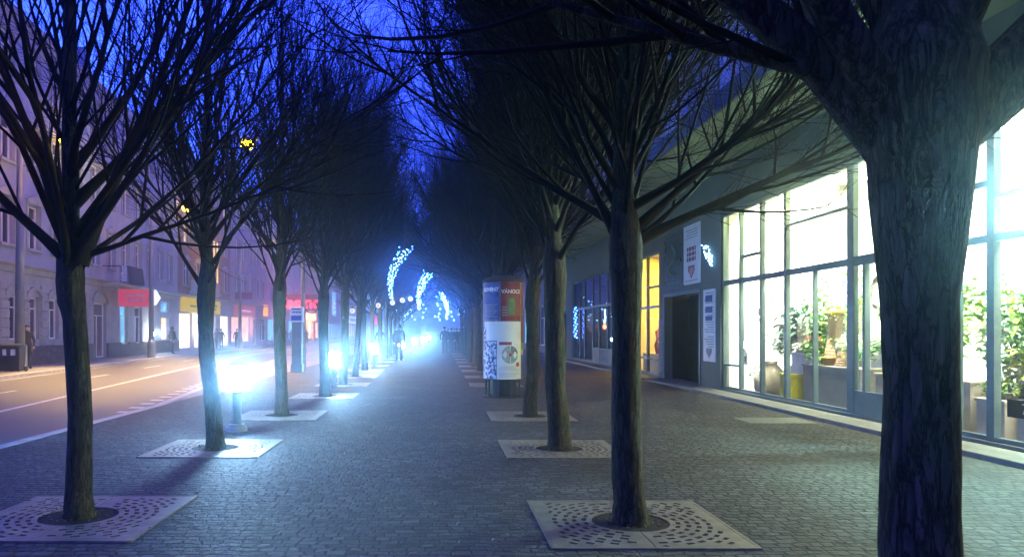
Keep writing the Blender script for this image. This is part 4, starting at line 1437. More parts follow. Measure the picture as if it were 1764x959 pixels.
def house(label, y0, L, x, ang, gh, floors, fh, wall_m, ground_m, roof_h, gspec, bay=2.5, wsize=(1.15, 1.95), pane_fn=None, trim='stone_pale', depth=11, name='town_house', plinth=None, quoins=False):
    """facade in the local plane x=0 facing +x, running along +y"""
    h = thing(name, label, 'house', (x, y0, 0), ang, 'houses across the street')
    H = gh + floors * fh
    holes = []
    n = max(1, int((L - 0.8) / bay))
    m0 = (L - (n - 1) * bay) / 2
    for f in range(floors):
        z = gh + f * fh + 0.85
        for k in range(n):
            holes.append((m0 + k * bay - wsize[0] / 2, m0 + k * bay + wsize[0] / 2, z, z + wsize[1]))
    up = list(holes)
    gh_holes = [(a, b, c, d) for (a, b, c, d, *_r) in gspec]
    mb = MB(); wall_grid(mb, 0, L, gh, H, -0.35, 0, up); mb.build('wall', wall_m, h)
    mb = MB(); wall_grid(mb, 0, L, 0, gh, -0.35, 0.02, gh_holes); mb.build('ground_floor_wall', ground_m, h)
    mb = MB(); mb.box(-depth, -0.8, 0.01, L - 0.01, 0, H); mb.build('rear_mass', wall_m, h)
    # cornices, sills, crowns above the windows
    mb = MB(); mb.prism([(0.024, gh - 0.34), (0.10, gh - 0.30), (0.14, gh - 0.08), (0.34, gh), (0.34, gh + 0.07), (0.003, gh + 0.12)], 'y', 0, L)
    mb.build('belt_cornice', trim, h)
    mb = MB(); mb.prism([(0.003, H - 0.7), (0.10, H - 0.65), (0.2, H - 0.25), (0.55, H - 0.1), (0.6, H + 0.08), (-0.35, H + 0.08)], 'y', -0.02, L + 0.02)
    mb.build('eaves_cornice', trim, h)
    mb = MB(); mb.prism([(0.3, H + 0.09), (-4.5, H + roof_h), (-depth, H + roof_h * .6), (-depth, H + 0.09)], 'y', 0, L)
    mb.build('roof', 'roof_dark', h)
    rng = random.Random(int(y0 * 10))
    for k in range(2):
        mb = MB(); yy = L * (0.25 + 0.5 * k); mb.box(-3.6, -2.9, yy - .4, yy + .4, H + roof_h * .5, H + roof_h + 1.0); mb.build('chimney', 'brick_red', h)
    sl = MB(); sl.box(0.003, 0.16, -wsize[0] / 2 - .12, wsize[0] / 2 + .12, -0.12, 0.0); sm = sl.mesh('sill', trim)
    hd = MB(); hd.prism([(-wsize[0] / 2 - .2, .05), (wsize[0] / 2 + .2, .05), (wsize[0] / 2 + .25, .22), (0, .48), (-wsize[0] / 2 - .25, .22)][::1], 'x', 0.003, 0.15)
    hm = hd.mesh('pediment', trim)
    jb = MB(); wi = wsize[0] / 2 + .02; wo_ = wi + .14; hh_ = wsize[1] + .02
    jb.add([(x_, y_, z_) for x_ in (.003, .07) for y_, z_ in ((-wo_, 0), (-wi, 0), (-wi, hh_), (wi, hh_), (wi, 0), (wo_, 0), (wo_, hh_ + .04), (-wo_, hh_ + .04))],
           [(0, 1, 2, 7), (2, 3, 6, 7), (3, 4, 5, 6), (8, 15, 10, 9), (10, 15, 14, 11), (11, 14, 13, 12)] + [(i, i + 8, (i + 1) % 8 + 8, (i + 1) % 8) for i in range(8)])
    jm = jb.mesh('surround', trim)
    for i, (a, b, c, d) in enumerate(up):
        pane = pane_fn(rng, i) if pane_fn else ('dark_pane' if rng.random() < .8 else 'lit_warm')
        o = win(h, (a + b) / 2, c, b - a, d - c, pane)
        inst('sill', sm, o, (0.2, 0, 0))
        inst('pediment', hm, o, (0.2, 0, wsize[1]))
        inst('surround', jm, o, (0.2, 0, 0))
    for (a, b, c, d, kind, pane) in gspec:
        win(h, (a + b) / 2, c, b - a, d - c, pane, kind=kind, cross=0.72 if kind != 'door' else 0.76)
    if plinth:
        mb = MB(); wall_grid(mb, 0, L, 0.0, plinth[1], 0.024, 0.14, [g for g in gh_holes if g[2] < plinth[1]]); mb.build('plinth', plinth[0], h)
    if quoins:
        for yq in quoins:
            # a pier of rough-cut blocks with sunk joints, one connected profile
            z = (plinth[1] if plinth else 0) + .02
            pr = [(.024, z)]
            while z < gh - .75:
                pr += [(.10, z + .02), (.10, z + .32), (.04, z + .34), (.04, z + .40)]; z += .40
            pr += [(.024, z)]
            mb = MB(); mb.prism(pr, 'y', yq - .38, yq + .38); mb.build('rusticated_pier', ground_m, h)
    return h


# first house: pale stone, arched ground-floor windows, balcony, shop at its far end
A1 = math.atan(0.085)
HX0, HY0 = -16.9, 16.5


def hx(Yl):
    return HX0 - math.sin(A1) * Yl, HY0 + math.cos(A1) * Yl


def loc_on_front(px):
    """distance along the first facade for a photo column"""
    r = (px - VX) / FPX
    return (r * HY0 - HX0) / (-math.sin(A1) - r * math.cos(A1))


gs = []
for px in (-60, -28, 22, 58, 92):
    c = loc_on_front(px); gs.append((c - .55, c + .55, 1.15, 3.05, 'window', 'lit_dim' if px in (58,) else 'dark_pane'))
c = loc_on_front(172); gs.append((c - .95, c + .95, 0.05, 3.1, 'door', 'lit_dim'))
for px, p_ in ((213, 'lit_cyan'), (238, 'lit_dim')):
    c = loc_on_front(px); gs.append((c - .75, c + .75, .75, 3.1, 'shop_window', p_))
c = loc_on_front(284); gs.append((c - 1.0, c + 1.0, 0.9, 2.55, 'shop_window', 'lit_warm')); gs.append((c - 1.15, c + 1.15, 2.9, 3.7, 'shop_window', 'lit_cyan'))
L1 = loc_on_front(306)
def pf1(rng, i):
    return 'dark_pane' if rng.random() < .93 else 'lit_dim'
h1 = house('pale stone house with arched ground-floor windows and a draped balcony', HY0, L1, HX0, A1, 4.35, 3, 3.5, 'stone_upper', 'stone_pale', 3.6,
           [g for g in gs if g[0] > 0.2], bay=2.45, pane_fn=pf1, plinth=('plinth_brown', 0.85), quoins=[loc_on_front(p) for p in (5, 41, 75, 128, 152)])
# arched hoods over the ground-floor windows and door
for g in gs[:6]:
    if g[0] < .2: continue
    mb = MB(); c = (g[0] + g[1]) / 2; w = (g[1] - g[0]) / 2; n = 12
    for i in range(n):
        a0, a1 = PI * i / n, PI * (i + 1) / n
        q = [(c + math.cos(a) * rr, g[3] - .05 + math.sin(a) * rr * .62) for rr, a in ((w + .04, a0), (w + .3, a0), (w + .3, a1), (w + .04, a1))]
        mb.prism(q, 'x', .024, .13)
    mb.build('arch_hood', 'stone_pale', h1, fix=True)
c0 = loc_on_front(186)
bl = MB(); bl.box(.36, 1.35, c0 - 1.9, c0 + 1.9, 4.05, 4.2)
b_ = bl.build('balcony', 'stone_pale', h1)
rl = MB()
for k in range(24):
    y = c0 - 1.85 + k * 3.7 / 23; rl.box(1.28, 1.31, y - .012, y + .012, 4.2, 5.1)
rl.box(1.26, 1.33, c0 - 1.88, c0 + 1.88, 5.1, 5.16)
for s in (-1, 1):
    rl.box(.36, 1.26, c0 + s * 1.86 - .02, c0 + s * 1.86 + .02, 5.1, 5.16)
rl.build('railing', 'balcony_iron', b_)
for s in (-1.3, 1.3):
    mb = MB(); mb.prism([(.15, 3.6), (.15, 4.05), (1.1, 4.05)], 'y', c0 + s - .1, c0 + s + .1); mb.build('bracket', 'stone_pale', b_)
# things hung on the first house
def on_front(Yl, z, out=0.3):
    x, y = hx(Yl)
    return Vector((x + math.cos(A1) * out, y + math.sin(A1) * out, z))
t = thing('balcony_banner', 'dark cloth banner with scalloped edge draped over the balcony railing', 'banner', on_front(c0 + .35, 4.22, 1.36), A1)
mb = MB()
for k in range(9):
    y = -1.3 + k * .3; mb.prism([(0.0, 1.0), (.06, 1.02), (.16, .1 + .05 * (k % 2)), (.12, 0.0 + .05 * (k % 2))], 'y', y, y + .3)
mb.build('cloth', 'cloth_navy', t)
t = thing('balcony_banner', 'white and dark patterned cloth at the left end of the balcony railing', 'banner', on_front(c0 - 1.5, 4.3, 1.36), A1)
mb = MB(); mb.box(0, .05, -.45, .45, 0, .85); mb.build('cloth', 'paper_collage', t)
t = thing('box_sign', 'glowing red box sign hung under the balcony with a white arrow end', 'sign', on_front(c0 + .5, 2.98, .45), A1)
mb = MB(); mb.box(0, 1.7, -.16, .16, 0, .98); mb.build('box', 'sign_red_lit', t)
mb = MB(); mb.prism([(1.72, -.05), (2.1, .1), (2.35, .5), (2.1, .95), (1.72, 1.05)], 'y', -.1, .1); mb.build('arrow', 'sign_white_lit', t)
mb = MB()
for k, (a, b) in enumerate(((.5, 1.4), (.4, 1.5))): mb.box(a, b, -.168, -.161, .3 + .28 * k, .4 + .28 * k)
mb.build('lettering', 'ink_white', t)
t = thing('wall_lamp', 'small glaring white lamp on the house wall beside the grey pole', 'lamp', on_front(loc_on_front(256), 1.25, .2), A1)
emit('lamp_white', (0.9, 0.97, 1.0), 40)
mb = MB(); mb.ball((.16, 0, .1), .13, n=10, m=6); mb.build('globe', 'lamp_white', t); mb = MB(); mb.box(-.15, .06, -.05, .05, .03, .13); mb.build('bracket', 'dark_iron', t)
lamp('wall_lamp_light', 'POINT', on_front(loc_on_front(256), 1.35, .75), 300, (.8, .93, 1), .1)
# graffiti-like scratches on the plinth
mb = MB(); rng = random.Random(2)
g0 = loc_on_front(70)
for k in range(10):
    mb = MB()
    pp = [Vector((.152, g0 + rng.uniform(-1.3, 1.3), .3 + rng.uniform(0, .45)))]
    for q in range(4): pp.append(pp[-1] + Vector((0, rng.uniform(-.35, .35), rng.uniform(-.16, .16))))
    for q in pp: q.z = min(max(q.z, .12), .8)
    mb.tube(pp, [.012] * 5, 4)
    mb.build('graffiti', 'ink_grey', h1)

# the following houses stand in a straight line beyond
ex, ey = hx(L1)
HXS = -20.4
SH = [
    # label, length, wall, ground, floors, ground spec builder, trim
    ('dark red brick house with a yellow shop sign and a lit bay window', 14.5, 'brick_red', 'plaster_grey', 3),
    ('pale violet plaster house with a pink shop sign and pink-lit window', 15.5, 'plaster_pink', 'plaster_pink', 3),
    ('grey house with red neon lettering over a blue-lit shop', 20, 'plaster_grey', 'plaster_grey', 3),
    ('ochre house with a glaring orange lit shop front', 24, 'plaster_ochre', 'plaster_ochre', 3),
    ('distant grey house with a blue-white tall sign', 28, 'plaster_grey', 'plaster_grey', 3),
    ('distant pink house with warm lit shop windows', 36, 'plaster_pink', 'plaster_pink', 4),
    ('farthest pale house at the end of the row across the street', 60, 'stone_upper', 'stone_pale', 4),
]
y = ey
panes = ['lit_white', 'lit_pink', 'lit_cyan', 'lit_hot', 'lit_cyan', 'lit_warm', 'lit_white']
HS = []
for i, (lab, L, wm, gm, fl) in enumerate(SH):
    n = max(2, int(L / 3.4)); st = L / n
    gsx = []
    for k in range(n):
        c = (k + .5) * st
        pn = panes[i]
        if i == 1 and k in (2, 3): pn = 'dark_pane'
        if i == 2 and k > 3: pn = 'lit_dim'
        if k == n // 2:
            gsx.append((c - .75, c + .75, .06, 2.9, 'door', pn))
        else:
            gsx.append((c - st * .42, c + st * .42, .45 if i else .15, 3.0, 'shop_window', pn))
    def pfn(rng, j, i=i):
        if i == 0: return 'lit_warm' if rng.random() < .45 else 'dark_pane'
        return 'lit_warm' if rng.random() < .08 else 'dark_pane'
    HS.append((house(lab, y, L - .02, HXS, 0, 4.4, fl, 3.4 + .15 * (i % 3), wm, gm, 3.0 + .6 * (i % 2), gsx, bay=2.7, pane_fn=pfn, trim='stone_pale' if i % 2 else 'plaster_grey'), y, L))
    y += L
# bay window on the brick house
hb, yb, Lb = HS[0]
by = MB(); by.prism([(0.36, 4.5 - 2.8 + yb * 0 + 0), (1.3, 3.1), (1.3, 7.1), (.36, 8.6)][::-1], 'z', 4.55, 4.8); bo = by.build('bay', 'stone_pale', hb)
mb = MB(); mb.prism([(.36, 2.0), (1.2, 3.2), (1.2, 7.0), (.36, 8.4)][::-1], 'z', 9.2, 11.5); mb.build('bay_head', 'brick_red', bo)
mb = MB(); mb.prism([(.36, 2.0), (1.2, 3.2), (1.2, 7.0), (.36, 8.4)][::-1], 'z', 4.8, 5.7); mb.build('bay_parapet', 'stone_pale', bo)
for k in range(5):
    yy = 3.3 + k * .9
    mb = MB(); mb.box(1.08, 1.2, yy - .12, yy + .12, 5.7, 9.2); mb.build('mullion', 'brick_red', bo)
for k in range(4):
    yy = 3.75 + k * .9
    mb = MB(); mb.box(1.1, 1.13, yy - .33, yy + .33, 5.7, 9.2); mb.build('pane', 'lit_warm', bo)


def shop_sign(h, label, y0, y1, z0, z1, mat, marks_=None, mk='paper_green', out=.2):
    t = thing('shop_sign', label, 'sign', (h.location.x + out, h.location.y + (y0 + y1) / 2, z0))
    mb = MB(); mb.box(-.08, .08, -(y1 - y0) / 2, (y1 - y0) / 2, 0, z1 - z0); mb.build('board', mat, t, bevel=.01)
    if marks_:
        mb = MB()
        for (a, b, c, d) in marks_: mb.box(.082, .092, a, b, c, d)
        mb.build('lettering', mk, t)
    return t


shop_sign(hb, 'wide yellow shop sign over the white lit windows of the brick house', .4, 10.5, 3.1, 4.25, 'sign_yellow', [(2.2, 4.0, .62, .8), (2.4, 3.8, .3, .45), (-3.2, -1.5, .4, .55)], out=.15)
shop_sign(HS[1][0], 'pink lit shop sign on the pale violet house', 1.0, 9.0, 3.15, 4.2, 'sign_pink_lit', [(-2.4, 2.2, .4, .6)], 'ink_white', out=.15)
t = thing('projecting_sign', 'small dark red sign sticking out above the pink shop', 'sign', (HXS + .5, HS[1][1] + 1.0, 4.7))
mb = MB(); mb.box(-.3, 1.4, -.06, .06, 0, .7); mb.build('board', 'ink_maroon', t)
shop_sign(HS[1][0], 'small orange sign at the far corner of the pale violet house', 13.2, 15.0, 3.3, 4.6, 'sign_orange_lit', out=.15)
# red neon: letters with their own depth, facing the promenade
nx = thing('neon_sign', 'red neon lettering projecting from the grey house', 'neon sign', (HXS + .9, HS[2][1] + 6.0, 4.5))
lettering('Casino', 2.1, 'neon_red', nx, face_negy(1.7, -.1, .6), bold=.05, depth=.04)
mb = MB(); mb.box(-.6, 4.6, 0, .1, -.3, 1.7); mb.build('backing', 'balcony_iron', nx)
lamp('neon_glow', 'POINT', (HXS + 2.5, HS[2][1] + 4.5, 4.8), 500, (1, .08, .08), .3)
t = shop_sign(HS[3][0], 'glaring orange-white lit sign over the ochre house shop', 4, 13, 3.3, 4.5, 'lit_hot', out=.2)
t = shop_sign(HS[4][0], 'blue-white tall lit sign on the distant grey house', 8, 12, 4.6, 9.0, 'lit_cyan', [(-1.5, 1.5, .5 + .8 * k, .8 + .8 * k) for k in range(4)], 'sign_white_lit', out=.2)
t = shop_sign(HS[5][0], 'white lit fascia of the distant pink house', 4, 24, 3.4, 5.0, 'sign_white_lit', [(-7 + 1.6 * k, -6 + 1.6 * k, .4, 1.2) for k in range(9)], 'ink_maroon', out=.2)
t = shop_sign(HS[6][0], 'distant red lit sign at the end of the street', 30, 40, 4.0, 6.0, 'neon_red', out=.25)
# light spilling from the shops across the street
for (yy, c, p) in ((hb.location.y + 6, (1, .85, .65), 900), (HS[1][1] + 6, (1, .5, .45), 700), (HS[2][1] + 6, (.4, .7, 1), 700), (HS[3][1] + 8, (1, .6, .3), 1500)):
    lamp('shop_spill', 'AREA', (HXS + .5, yy, 2.2), p * SPILL_K, c, 6, rot=(R(90), 0, R(90)), size_y=2.5)

# houses that close the view: right side beyond the shop building, and the end of the street
def dark_block(label, x0, y0, x1, y1, H, wall, lit):
    h = thing('town_house', label, 'house', (x0, y0, 0), PI, 'houses beyond the promenade')
    L = y1 - y0
    hl = []
    for f in range(4):
        for k in range(int(L / 3)):
            hl.append((k * 3 + .9, k * 3 + 2.1, 4.6 + f * 3.4, 6.5 + f * 3.4))
    # local y runs backwards after the half turn
    mb = MB(); wall_grid(mb, -L, 0, 0, H, -.35, 0, [(-b, -a, c, d) for a, b, c, d in hl] + [(-L + .5 + 5 * k, -L + 4.5 + 5 * k, .5, 3.4) for k in range(int(L / 5))]); mb.build('wall', wall, h)
    mb = MB(); mb.box(-12, -.8, -L, 0, 0, H); mb.build('rear_mass', wall, h)
    mb = MB(); mb.box(-12, .4, -L - .01, .01, H, H + .35); mb.build('roof', 'roof_dark', h)
    rng = random.Random(int(y0))
    for a, b, c, d in hl:
        win(h, -(a + b) / 2, c, b - a, d - c, 'lit_warm' if rng.random() < .1 else 'dark_pane')
    for k in range(int(L / 5)):
        win(h, -L + 2.5 + 5 * k, .5, 4.0, 2.9, lit[k % len(lit)], kind='shop_window')
    return h


dark_block('dark grey house beyond the shop building with dim blue shop windows', 7.4, 46.4, 0, 76, 15, 'grey_wall', ['lit_dim', 'dark_pane', 'lit_cyan'])
dark_block('dark ochre house farther along the right side with white lit shops', 7.4, 76.2, 0, 116, 16, 'plaster_ochre', ['lit_dim', 'lit_white', 'lit_warm'])
dark_block('farthest house on the right side of the promenade', 7.4, 116.2, 0, 190, 16, 'plaster_grey', ['lit_white', 'lit_warm', 'dark_pane'])
t = thing('town_house', 'wide house closing the far end of the street', 'house', (-30, 260, 0), -PI / 2, 'houses beyond the promenade')
mb = MB()
hl = [(2 + 4 * k, 3.6 + 4 * k, 5 + 3.6 * f, 7.2 + 3.6 * f) for k in range(16) for f in range(4)]
gl_ = [(1 + 6 * k, 5.5 + 6 * k, .5, 3.6) for k in range(11)]
wall_grid(mb, 0, 68, 0, 20, -.35, 0, hl + gl_); mb.build('wall', 'stone_upper', t)
mb = MB(); mb.box(-10, -.8, 0, 68, 0, 20); mb.build('rear_mass', 'stone_upper', t)
mb = MB(); mb.prism([(.5, 20.01), (-5, 24), (-10, 20.01)], 'y', 0, 68); mb.build('roof', 'roof_dark', t)
for k, (a, b, c, d) in enumerate(hl): win(t, (a + b) / 2, c, b - a, d - c, 'lit_warm' if k % 9 == 4 else 'dark_pane')
for k, (a, b, c, d) in enumerate(gl_): win(t, (a + b) / 2, c, b - a, d - c, ('lit_dim', 'dark_pane', 'lit_cyan', 'lit_dim')[k % 4], kind='shop_window')

# ------------------------------------------------------------------ street lamps and masts
emit('sodium_lamp', (1.0, 0.46, 0.006), 260)


def mast(name, label, x, y, h, r, arm, lampz, power, group='street lamps over the road'):
    t = thing(name, label, 'street lamp', (x, y, 0), 0, group)
    mb = MB(); mb.tube([Vector((0, 0, 0)), Vector((0, 0, h * .5)), Vector((0, 0, h))], [r, r * .8, r * .55], 14); mb.build('pole', 'steel_post', t, smooth=True)
    mb = MB(); mb.lathe([(r * 1.35, 0), (r * 1.35, .9), (r * 1.02, 1.0)], 14); mb.build('foot', 'steel_post', t, smooth=False)
    mb = MB(); mb.tube([Vector((0, 0, h - .35)), Vector((arm * .4, 0, h - .02 + .25)), Vector((arm, 0, lampz + .12))], [.05, .04, .03], 8); mb.build('arm', 'steel_post', t, smooth=True)
    hd = MB(); hd.prism([(arm - .1, lampz + .06), (arm + .5 * (1 if arm > 0 else -1), lampz + .1), (arm + .45 * (1 if arm > 0 else -1), lampz + .2), (arm - .1, lampz + .22)], 'y', -.15, .15)
    ho = hd.build('lamp_head', 'steel_post', t)
    mb = MB(); c = arm + .2 * (1 if arm > 0 else -1); mb.ball((c, 0, lampz - .06), .26, .22, .2, n=12, m=7); mb.build('lens', 'sodium_lamp', ho)
    l_ = lamp('street_light', 'SPOT', (c, 0, lampz - .3), power * LAMP_K, (1, .62, .20), .12, parent=t)
    l_.data.spot_size = R(118); l_.data.spot_blend = .5; l_.rotation_euler = (0, R(-34 if arm > 0 else -6), 0)
    return t


mast('street_lamp', 'thick grey lamp mast behind the wheelie bins at the left edge', -16.45, 29.0, 9.2, .19, 1.6, 9.1, 5500)
mast('street_lamp', 'grey lamp mast on the far pavement before the pale house, orange lamp on its arm', -16.75, 43.0, 8.8, .17, 1.85, 8.75, 6500)
mast('street_lamp', 'grey lamp mast on the far pavement before the pink shop', -17.8, 66.0, 9.5, .17, 2.5, 9.4, 9000)
mast('street_lamp', 'lamp mast behind the bus stop pillar with its orange lamp high over the road', -5.45, 29.6, 9.1, .09, -2.05, 9.02, 6500)
mast('street_lamp', 'distant lamp mast on the far pavement', -17.9, 96.0, 9.5, .17, 2.5, 9.4, 8000)
mb_ = thing('span_wire', 'thin dark wire spanning from the left mast across the road', 'wire', (-16.4, 29, 8.0))
mb = MB(); mb.tube([Vector((0, 0, 0)), Vector((3, .1, -.2)), Vector((6, .3, -.22)), Vector((10.9, .6, .3))], [.012] * 4, 5); mb.build('wire', 'dark_iron', mb_)
# bus stop: sign pillar and pole with ring
t = thing('bus_stop_pillar', 'slim blue-grey bus stop pillar with a timetable box on top', 'bus stop', (-5.33, 27.7, 0))
mb = MB(); mb.box(-.19, .19, -.12, .12, .05, 1.86); mb.build('pillar', 'steel_post', t, bevel=.02)
mb = MB(); mb.box(-.22, .22, -.16, .16, 0, .3); mb.build('foot', 'steel_post', t, bevel=.02)
hd = MB(); hd.box(-.24, .24, -.16, .16, 1.86, 2.42); ho = hd.build('timetable_box', 'paper_white', t, bevel=.01)
mb = MB(); mb.box(-.19, .19, -.172, -.162, 1.91, 2.1); mb.build('blue_field', 'sign_blue', ho)
mb = MB(); mb.box(-.19, .17, -.172, -.162, 2.32, 2.36); mb.box(-.15, -.06, -.172, -.162, 2.2, 2.25); mb.box(-.03, .06, -.172, -.162, 2.2, 2.25); mb.box(.09, .18, -.172, -.162, 2.2, 2.25); mb.build('lettering', 'ink_dark', ho)
t = thing('bus_stop_sign', 'thin pole with a ring-shaped bus stop sign beside the pillar', 'bus stop sign', (-5.12, 28.2, 0))
mb = MB(); mb.tube([Vector((0, 0, 0)), Vector((0, 0, 2.75))], [.03, .03], 10); mb.build('pole', 'steel_post', t)
mb = MB(); mb.tube([Vector((.24 + .22 * math.cos(a), 0, 2.42 + .22 * math.sin(a))) for a in [i * PI / 12 for i in range(25)]], [.018] * 25, 6); mb.build('ring', 'dark_iron', t)
# wheelie bins
BIN = None
for k, (px, lab) in enumerate(((3, 'dark wheelie bin at the far left edge, leftmost of three'), (15, 'dark wheelie bin in the middle of three beside the mast'), (28, 'dark wheelie bin nearest to the grey mast, rightmost of three'))):
    Y = 27.6
    loc = ((px - VX) / FPX * Y, Y, 0)
    if BIN is None:
        t = thing('wheelie_bin', lab, 'bin', loc, 0, 'wheelie bins beside the mast')
        bm_ = MB(); bm_.add([(-.2, -.24, .04), (.2, -.24, .04), (.2, .24, .04), (-.2, .24, .04), (-.14 - .1, -.3, .95), (.24, -.3, .95), (.24, .3, .95), (-.24, .3, .95)],
                            [(0, 3, 2, 1), (4, 5, 6, 7), (0, 1, 5, 4), (1, 2, 6, 5), (2, 3, 7, 6), (3, 0, 4, 7)]); bm_.build('body', 'plastic_dark', t, bevel=.02)
        mb = MB(); mb.prism([(-.34, .955), (.34, .955), (.32, 1.0), (.1, 1.05), (-.3, 1.02)], 'x', -.26, .26); mb.build('lid', 'plastic_dark', t, bevel=.01)
        mb = MB(); mb.box(-.07, .09, -.30, -.285, .62, .85); mb.build('sticker', 'ink_white', t)
        for s in (-1, 1):
            mb = MB(); mb.tube([Vector((s * .21, .26, .1)), Vector((s * .26, .26, .1))], [.1, .1], 14); mb.build('wheel', 'dark_iron', t)
        BIN = t
    else:
        dup(BIN, lab, loc, R(3 * k))

# ------------------------------------------------------------------ bollard lamps along the walk
emit('bollard_glass', (0.36, 0.70, 1.0), BOLL_E)
bl = thing('bollard_lamp', 'x', 'bollard light', (0, 0, 0), 0, 'bollard lights along the left edge of the walk')
mb = MB(); mb.lathe([(.16, 0), (.16, .055), (.145, .06), (.145, .075), (.12, .08), (.12, .10), (.075, .11)], 24); mb.build('foot', 'kerb_stone', bl)
mb = MB(); mb.lathe([(.07, .10), (.066, .58), (.22, .60), (.22, .612), (.09, .622)], 20); mb.build('post', 'steel_post', bl, smooth=True)  # wide skirt ring added to keep the glass light off nearby ground
mb = MB(); mb.lathe([(.08, .625), (.125, .68), (.15, .76), (.155, .82), (.14, .91), (.10, .98)], 24); mb.build('glass', 'bollard_glass', bl, smooth=True)
mb = MB(); mb.lathe([(.18, .985), (.18, 1.0), (.07, 1.06), (.0001, 1.08)], 20); mb.build('cap', 'steel_post', bl)
BP = [(-3.07, 11.2), (-2.63, 18.4), (-2.6, 29.6), (-1.98, 38.8), (-1.72, 52), (-1.5, 66), (-1.2, 84)]
for k, (x, y) in enumerate(BP):
    lab = f'glaring white bollard light, {ORD[k]} from the front along the left of the walk'
    if k == 0:
        bl.location = (x, y, 0); bl['label'] = lab; b = bl
    else:
        b = dup(bl, lab, (x, y, 0))
    lamp('bollard_light', 'POINT', (x, y, 1.25), BOLL_W * (1 + .25 * k), (.35, .78, 1.0), .07)

# ------------------------------------------------------------------ advertising column
KX, KY, KR = 1.47, 17.1, .455
kc = thing('advertising_column', 'round advertising column on short legs covered in posters, between the right-row trees', 'advertising column', (KX, KY, 0))
mb = MB(); mb.lathe([(KR + .02, 0), (KR + .02, .03), (KR - .1, .035)], 32); mb.build('base_ring', 'dark_iron', kc)
for k in range(9):
    a = 2 * PI * (k + .3) / 9
    mb = MB(); mb.tube([Vector((math.cos(a) * (KR - .06), math.sin(a) * (KR - .06), .02)), Vector((math.cos(a) * (KR - .06), math.sin(a) * (KR - .06), .42))], [.022, .022], 8); mb.build('leg', 'dark_iron', kc)
mb = MB(); mb.lathe([(KR - .14, .05), (KR - .14, .41)], 20); mb.build('core', 'plastic_dark', kc)
mb = MB(); mb.lathe([(KR - .01, .42), (KR, .43), (KR, 2.62), (KR - .05, 2.622)], 40); mb.build('drum', 'paper_grey', kc, smooth=False)
mb = MB(); mb.lathe([(KR - .04, 2.623), (KR + .02, 2.64), (KR + .02, 2.68), (KR - .08, 2.74), (.2, 2.79), (.0001, 2.8)], 40); mb.build('cap', 'cloth_brown', kc)


def patch(name, a0, a1, z0, z1, mat, off, parent=kc, label=None):
    """a poster pasted round the drum; angles in degrees, 0 = straight at the viewer, positive to the right"""
    mb = MB(); n = max(2, int(abs(a1 - a0) / 4)); r = KR + off
    for i in range(n):
        q = [(-90 + a0 + (a1 - a0) * (i + j) / n) for j in (0, 1)]
        p = [(r * math.cos(R(t)), r * math.sin(R(t))) for t in q]
        mb.quad((*p[0], z0), (*p[1], z0), (*p[1], z1), (*p[0], z1))
    o = mb.build(name, mat, parent, fix=False)
    if label: o['label'] = label
    return o


def wrapped(body, size, mat, a, z, off, parent, **kw):
    me = text_mesh(body, size, depth=.001, **kw)
    r = KR + off
    for v in me.vertices:
        t = R(-90 + a) + v.co.x / r
        rr = r + v.co.z
        v.co = Vector((rr * math.cos(t), rr * math.sin(t), z + v.co.y))
    me.materials.clear(); me.materials.append(MATS[mat])
    o = bpy.data.objects.new('lettering', me); COL.objects.link(o); o.parent = parent
    return o


AO = 4.2      # the column stands slightly right of the view axis
p1 = patch('poster', -76, -14, 1.78, 2.615, 'paper_blue', .004, label='blue poster with white capitals')
wrapped('ADVENT', .115, 'ink_white', -45, 2.45, .007, p1, bold=.006)
for k in range(7): patch('text_line', -68, -22 - 4 * (k % 3), 2.1 - .045 * k, 2.118 - .045 * k, 'ink_grey', .006, p1)
p2 = patch('poster', -12, 52, 1.74, 2.615, 'paper_red', .005, label='red and orange christmas poster')
p2b = patch('orange_field', 2, 50, 1.85, 2.34, 'paper_orange', .008, p2)
p2c = patch('tree_picture', 10, 30, 1.88, 2.26, 'paper_green', .011, p2)
wrapped('VÁNOCE', .118, 'ink_white', 20, 2.40, .014, p2, bold=.004)
for k in range(4): patch('text_line', -8, 8, 1.86 + .06 * k, 1.885 + .06 * k, 'ink_grey', .009, p2)
p3 = patch('poster', -60, 56, 1.30, 1.73, 'paper_white', .004, label='plain white sheet')
p4 = patch('poster', -80, -62, .95, 1.72, 'paper_collage', .004)
p5 = patch('poster', -78, -24, .44, 1.28, 'paper_collage', .006, label='blue and white collage poster')
p6 = patch('poster', -22, 56, .43, 1.32, 'paper_white', .007, label='white poster with a round wheel of four pictures')
patch('header', -16, 20, 1.2, 1.27, 'ink_maroon', .010, p6)
for k in range(8):
    patch('text_line', -16, 46 - 6 * (k % 3), .62 + .03 * (k % 4) - .14 * (k // 4), .628 + .03 * (k % 4) - .14 * (k // 4), 'ink_grey', .010, p6)


def disc_sector(name, ac, zc, r0, r1, s0, s1, mat, off, parent):
    mb = MB(); n = 10; rr = KR + off
    def pt(rad, s):
        t = R(-90 + ac) + rad * math.cos(s) / rr
        return (rr * math.cos(t), rr * math.sin(t), zc + rad * math.sin(s))
    for i in range(n):
        a, b = s0 + (s1 - s0) * i / n, s0 + (s1 - s0) * (i + 1) / n
        mb.quad(pt(r0, a), pt(r1, a), pt(r1, b), pt(r0, b))
    mb.build(name, mat, parent, fix=False)


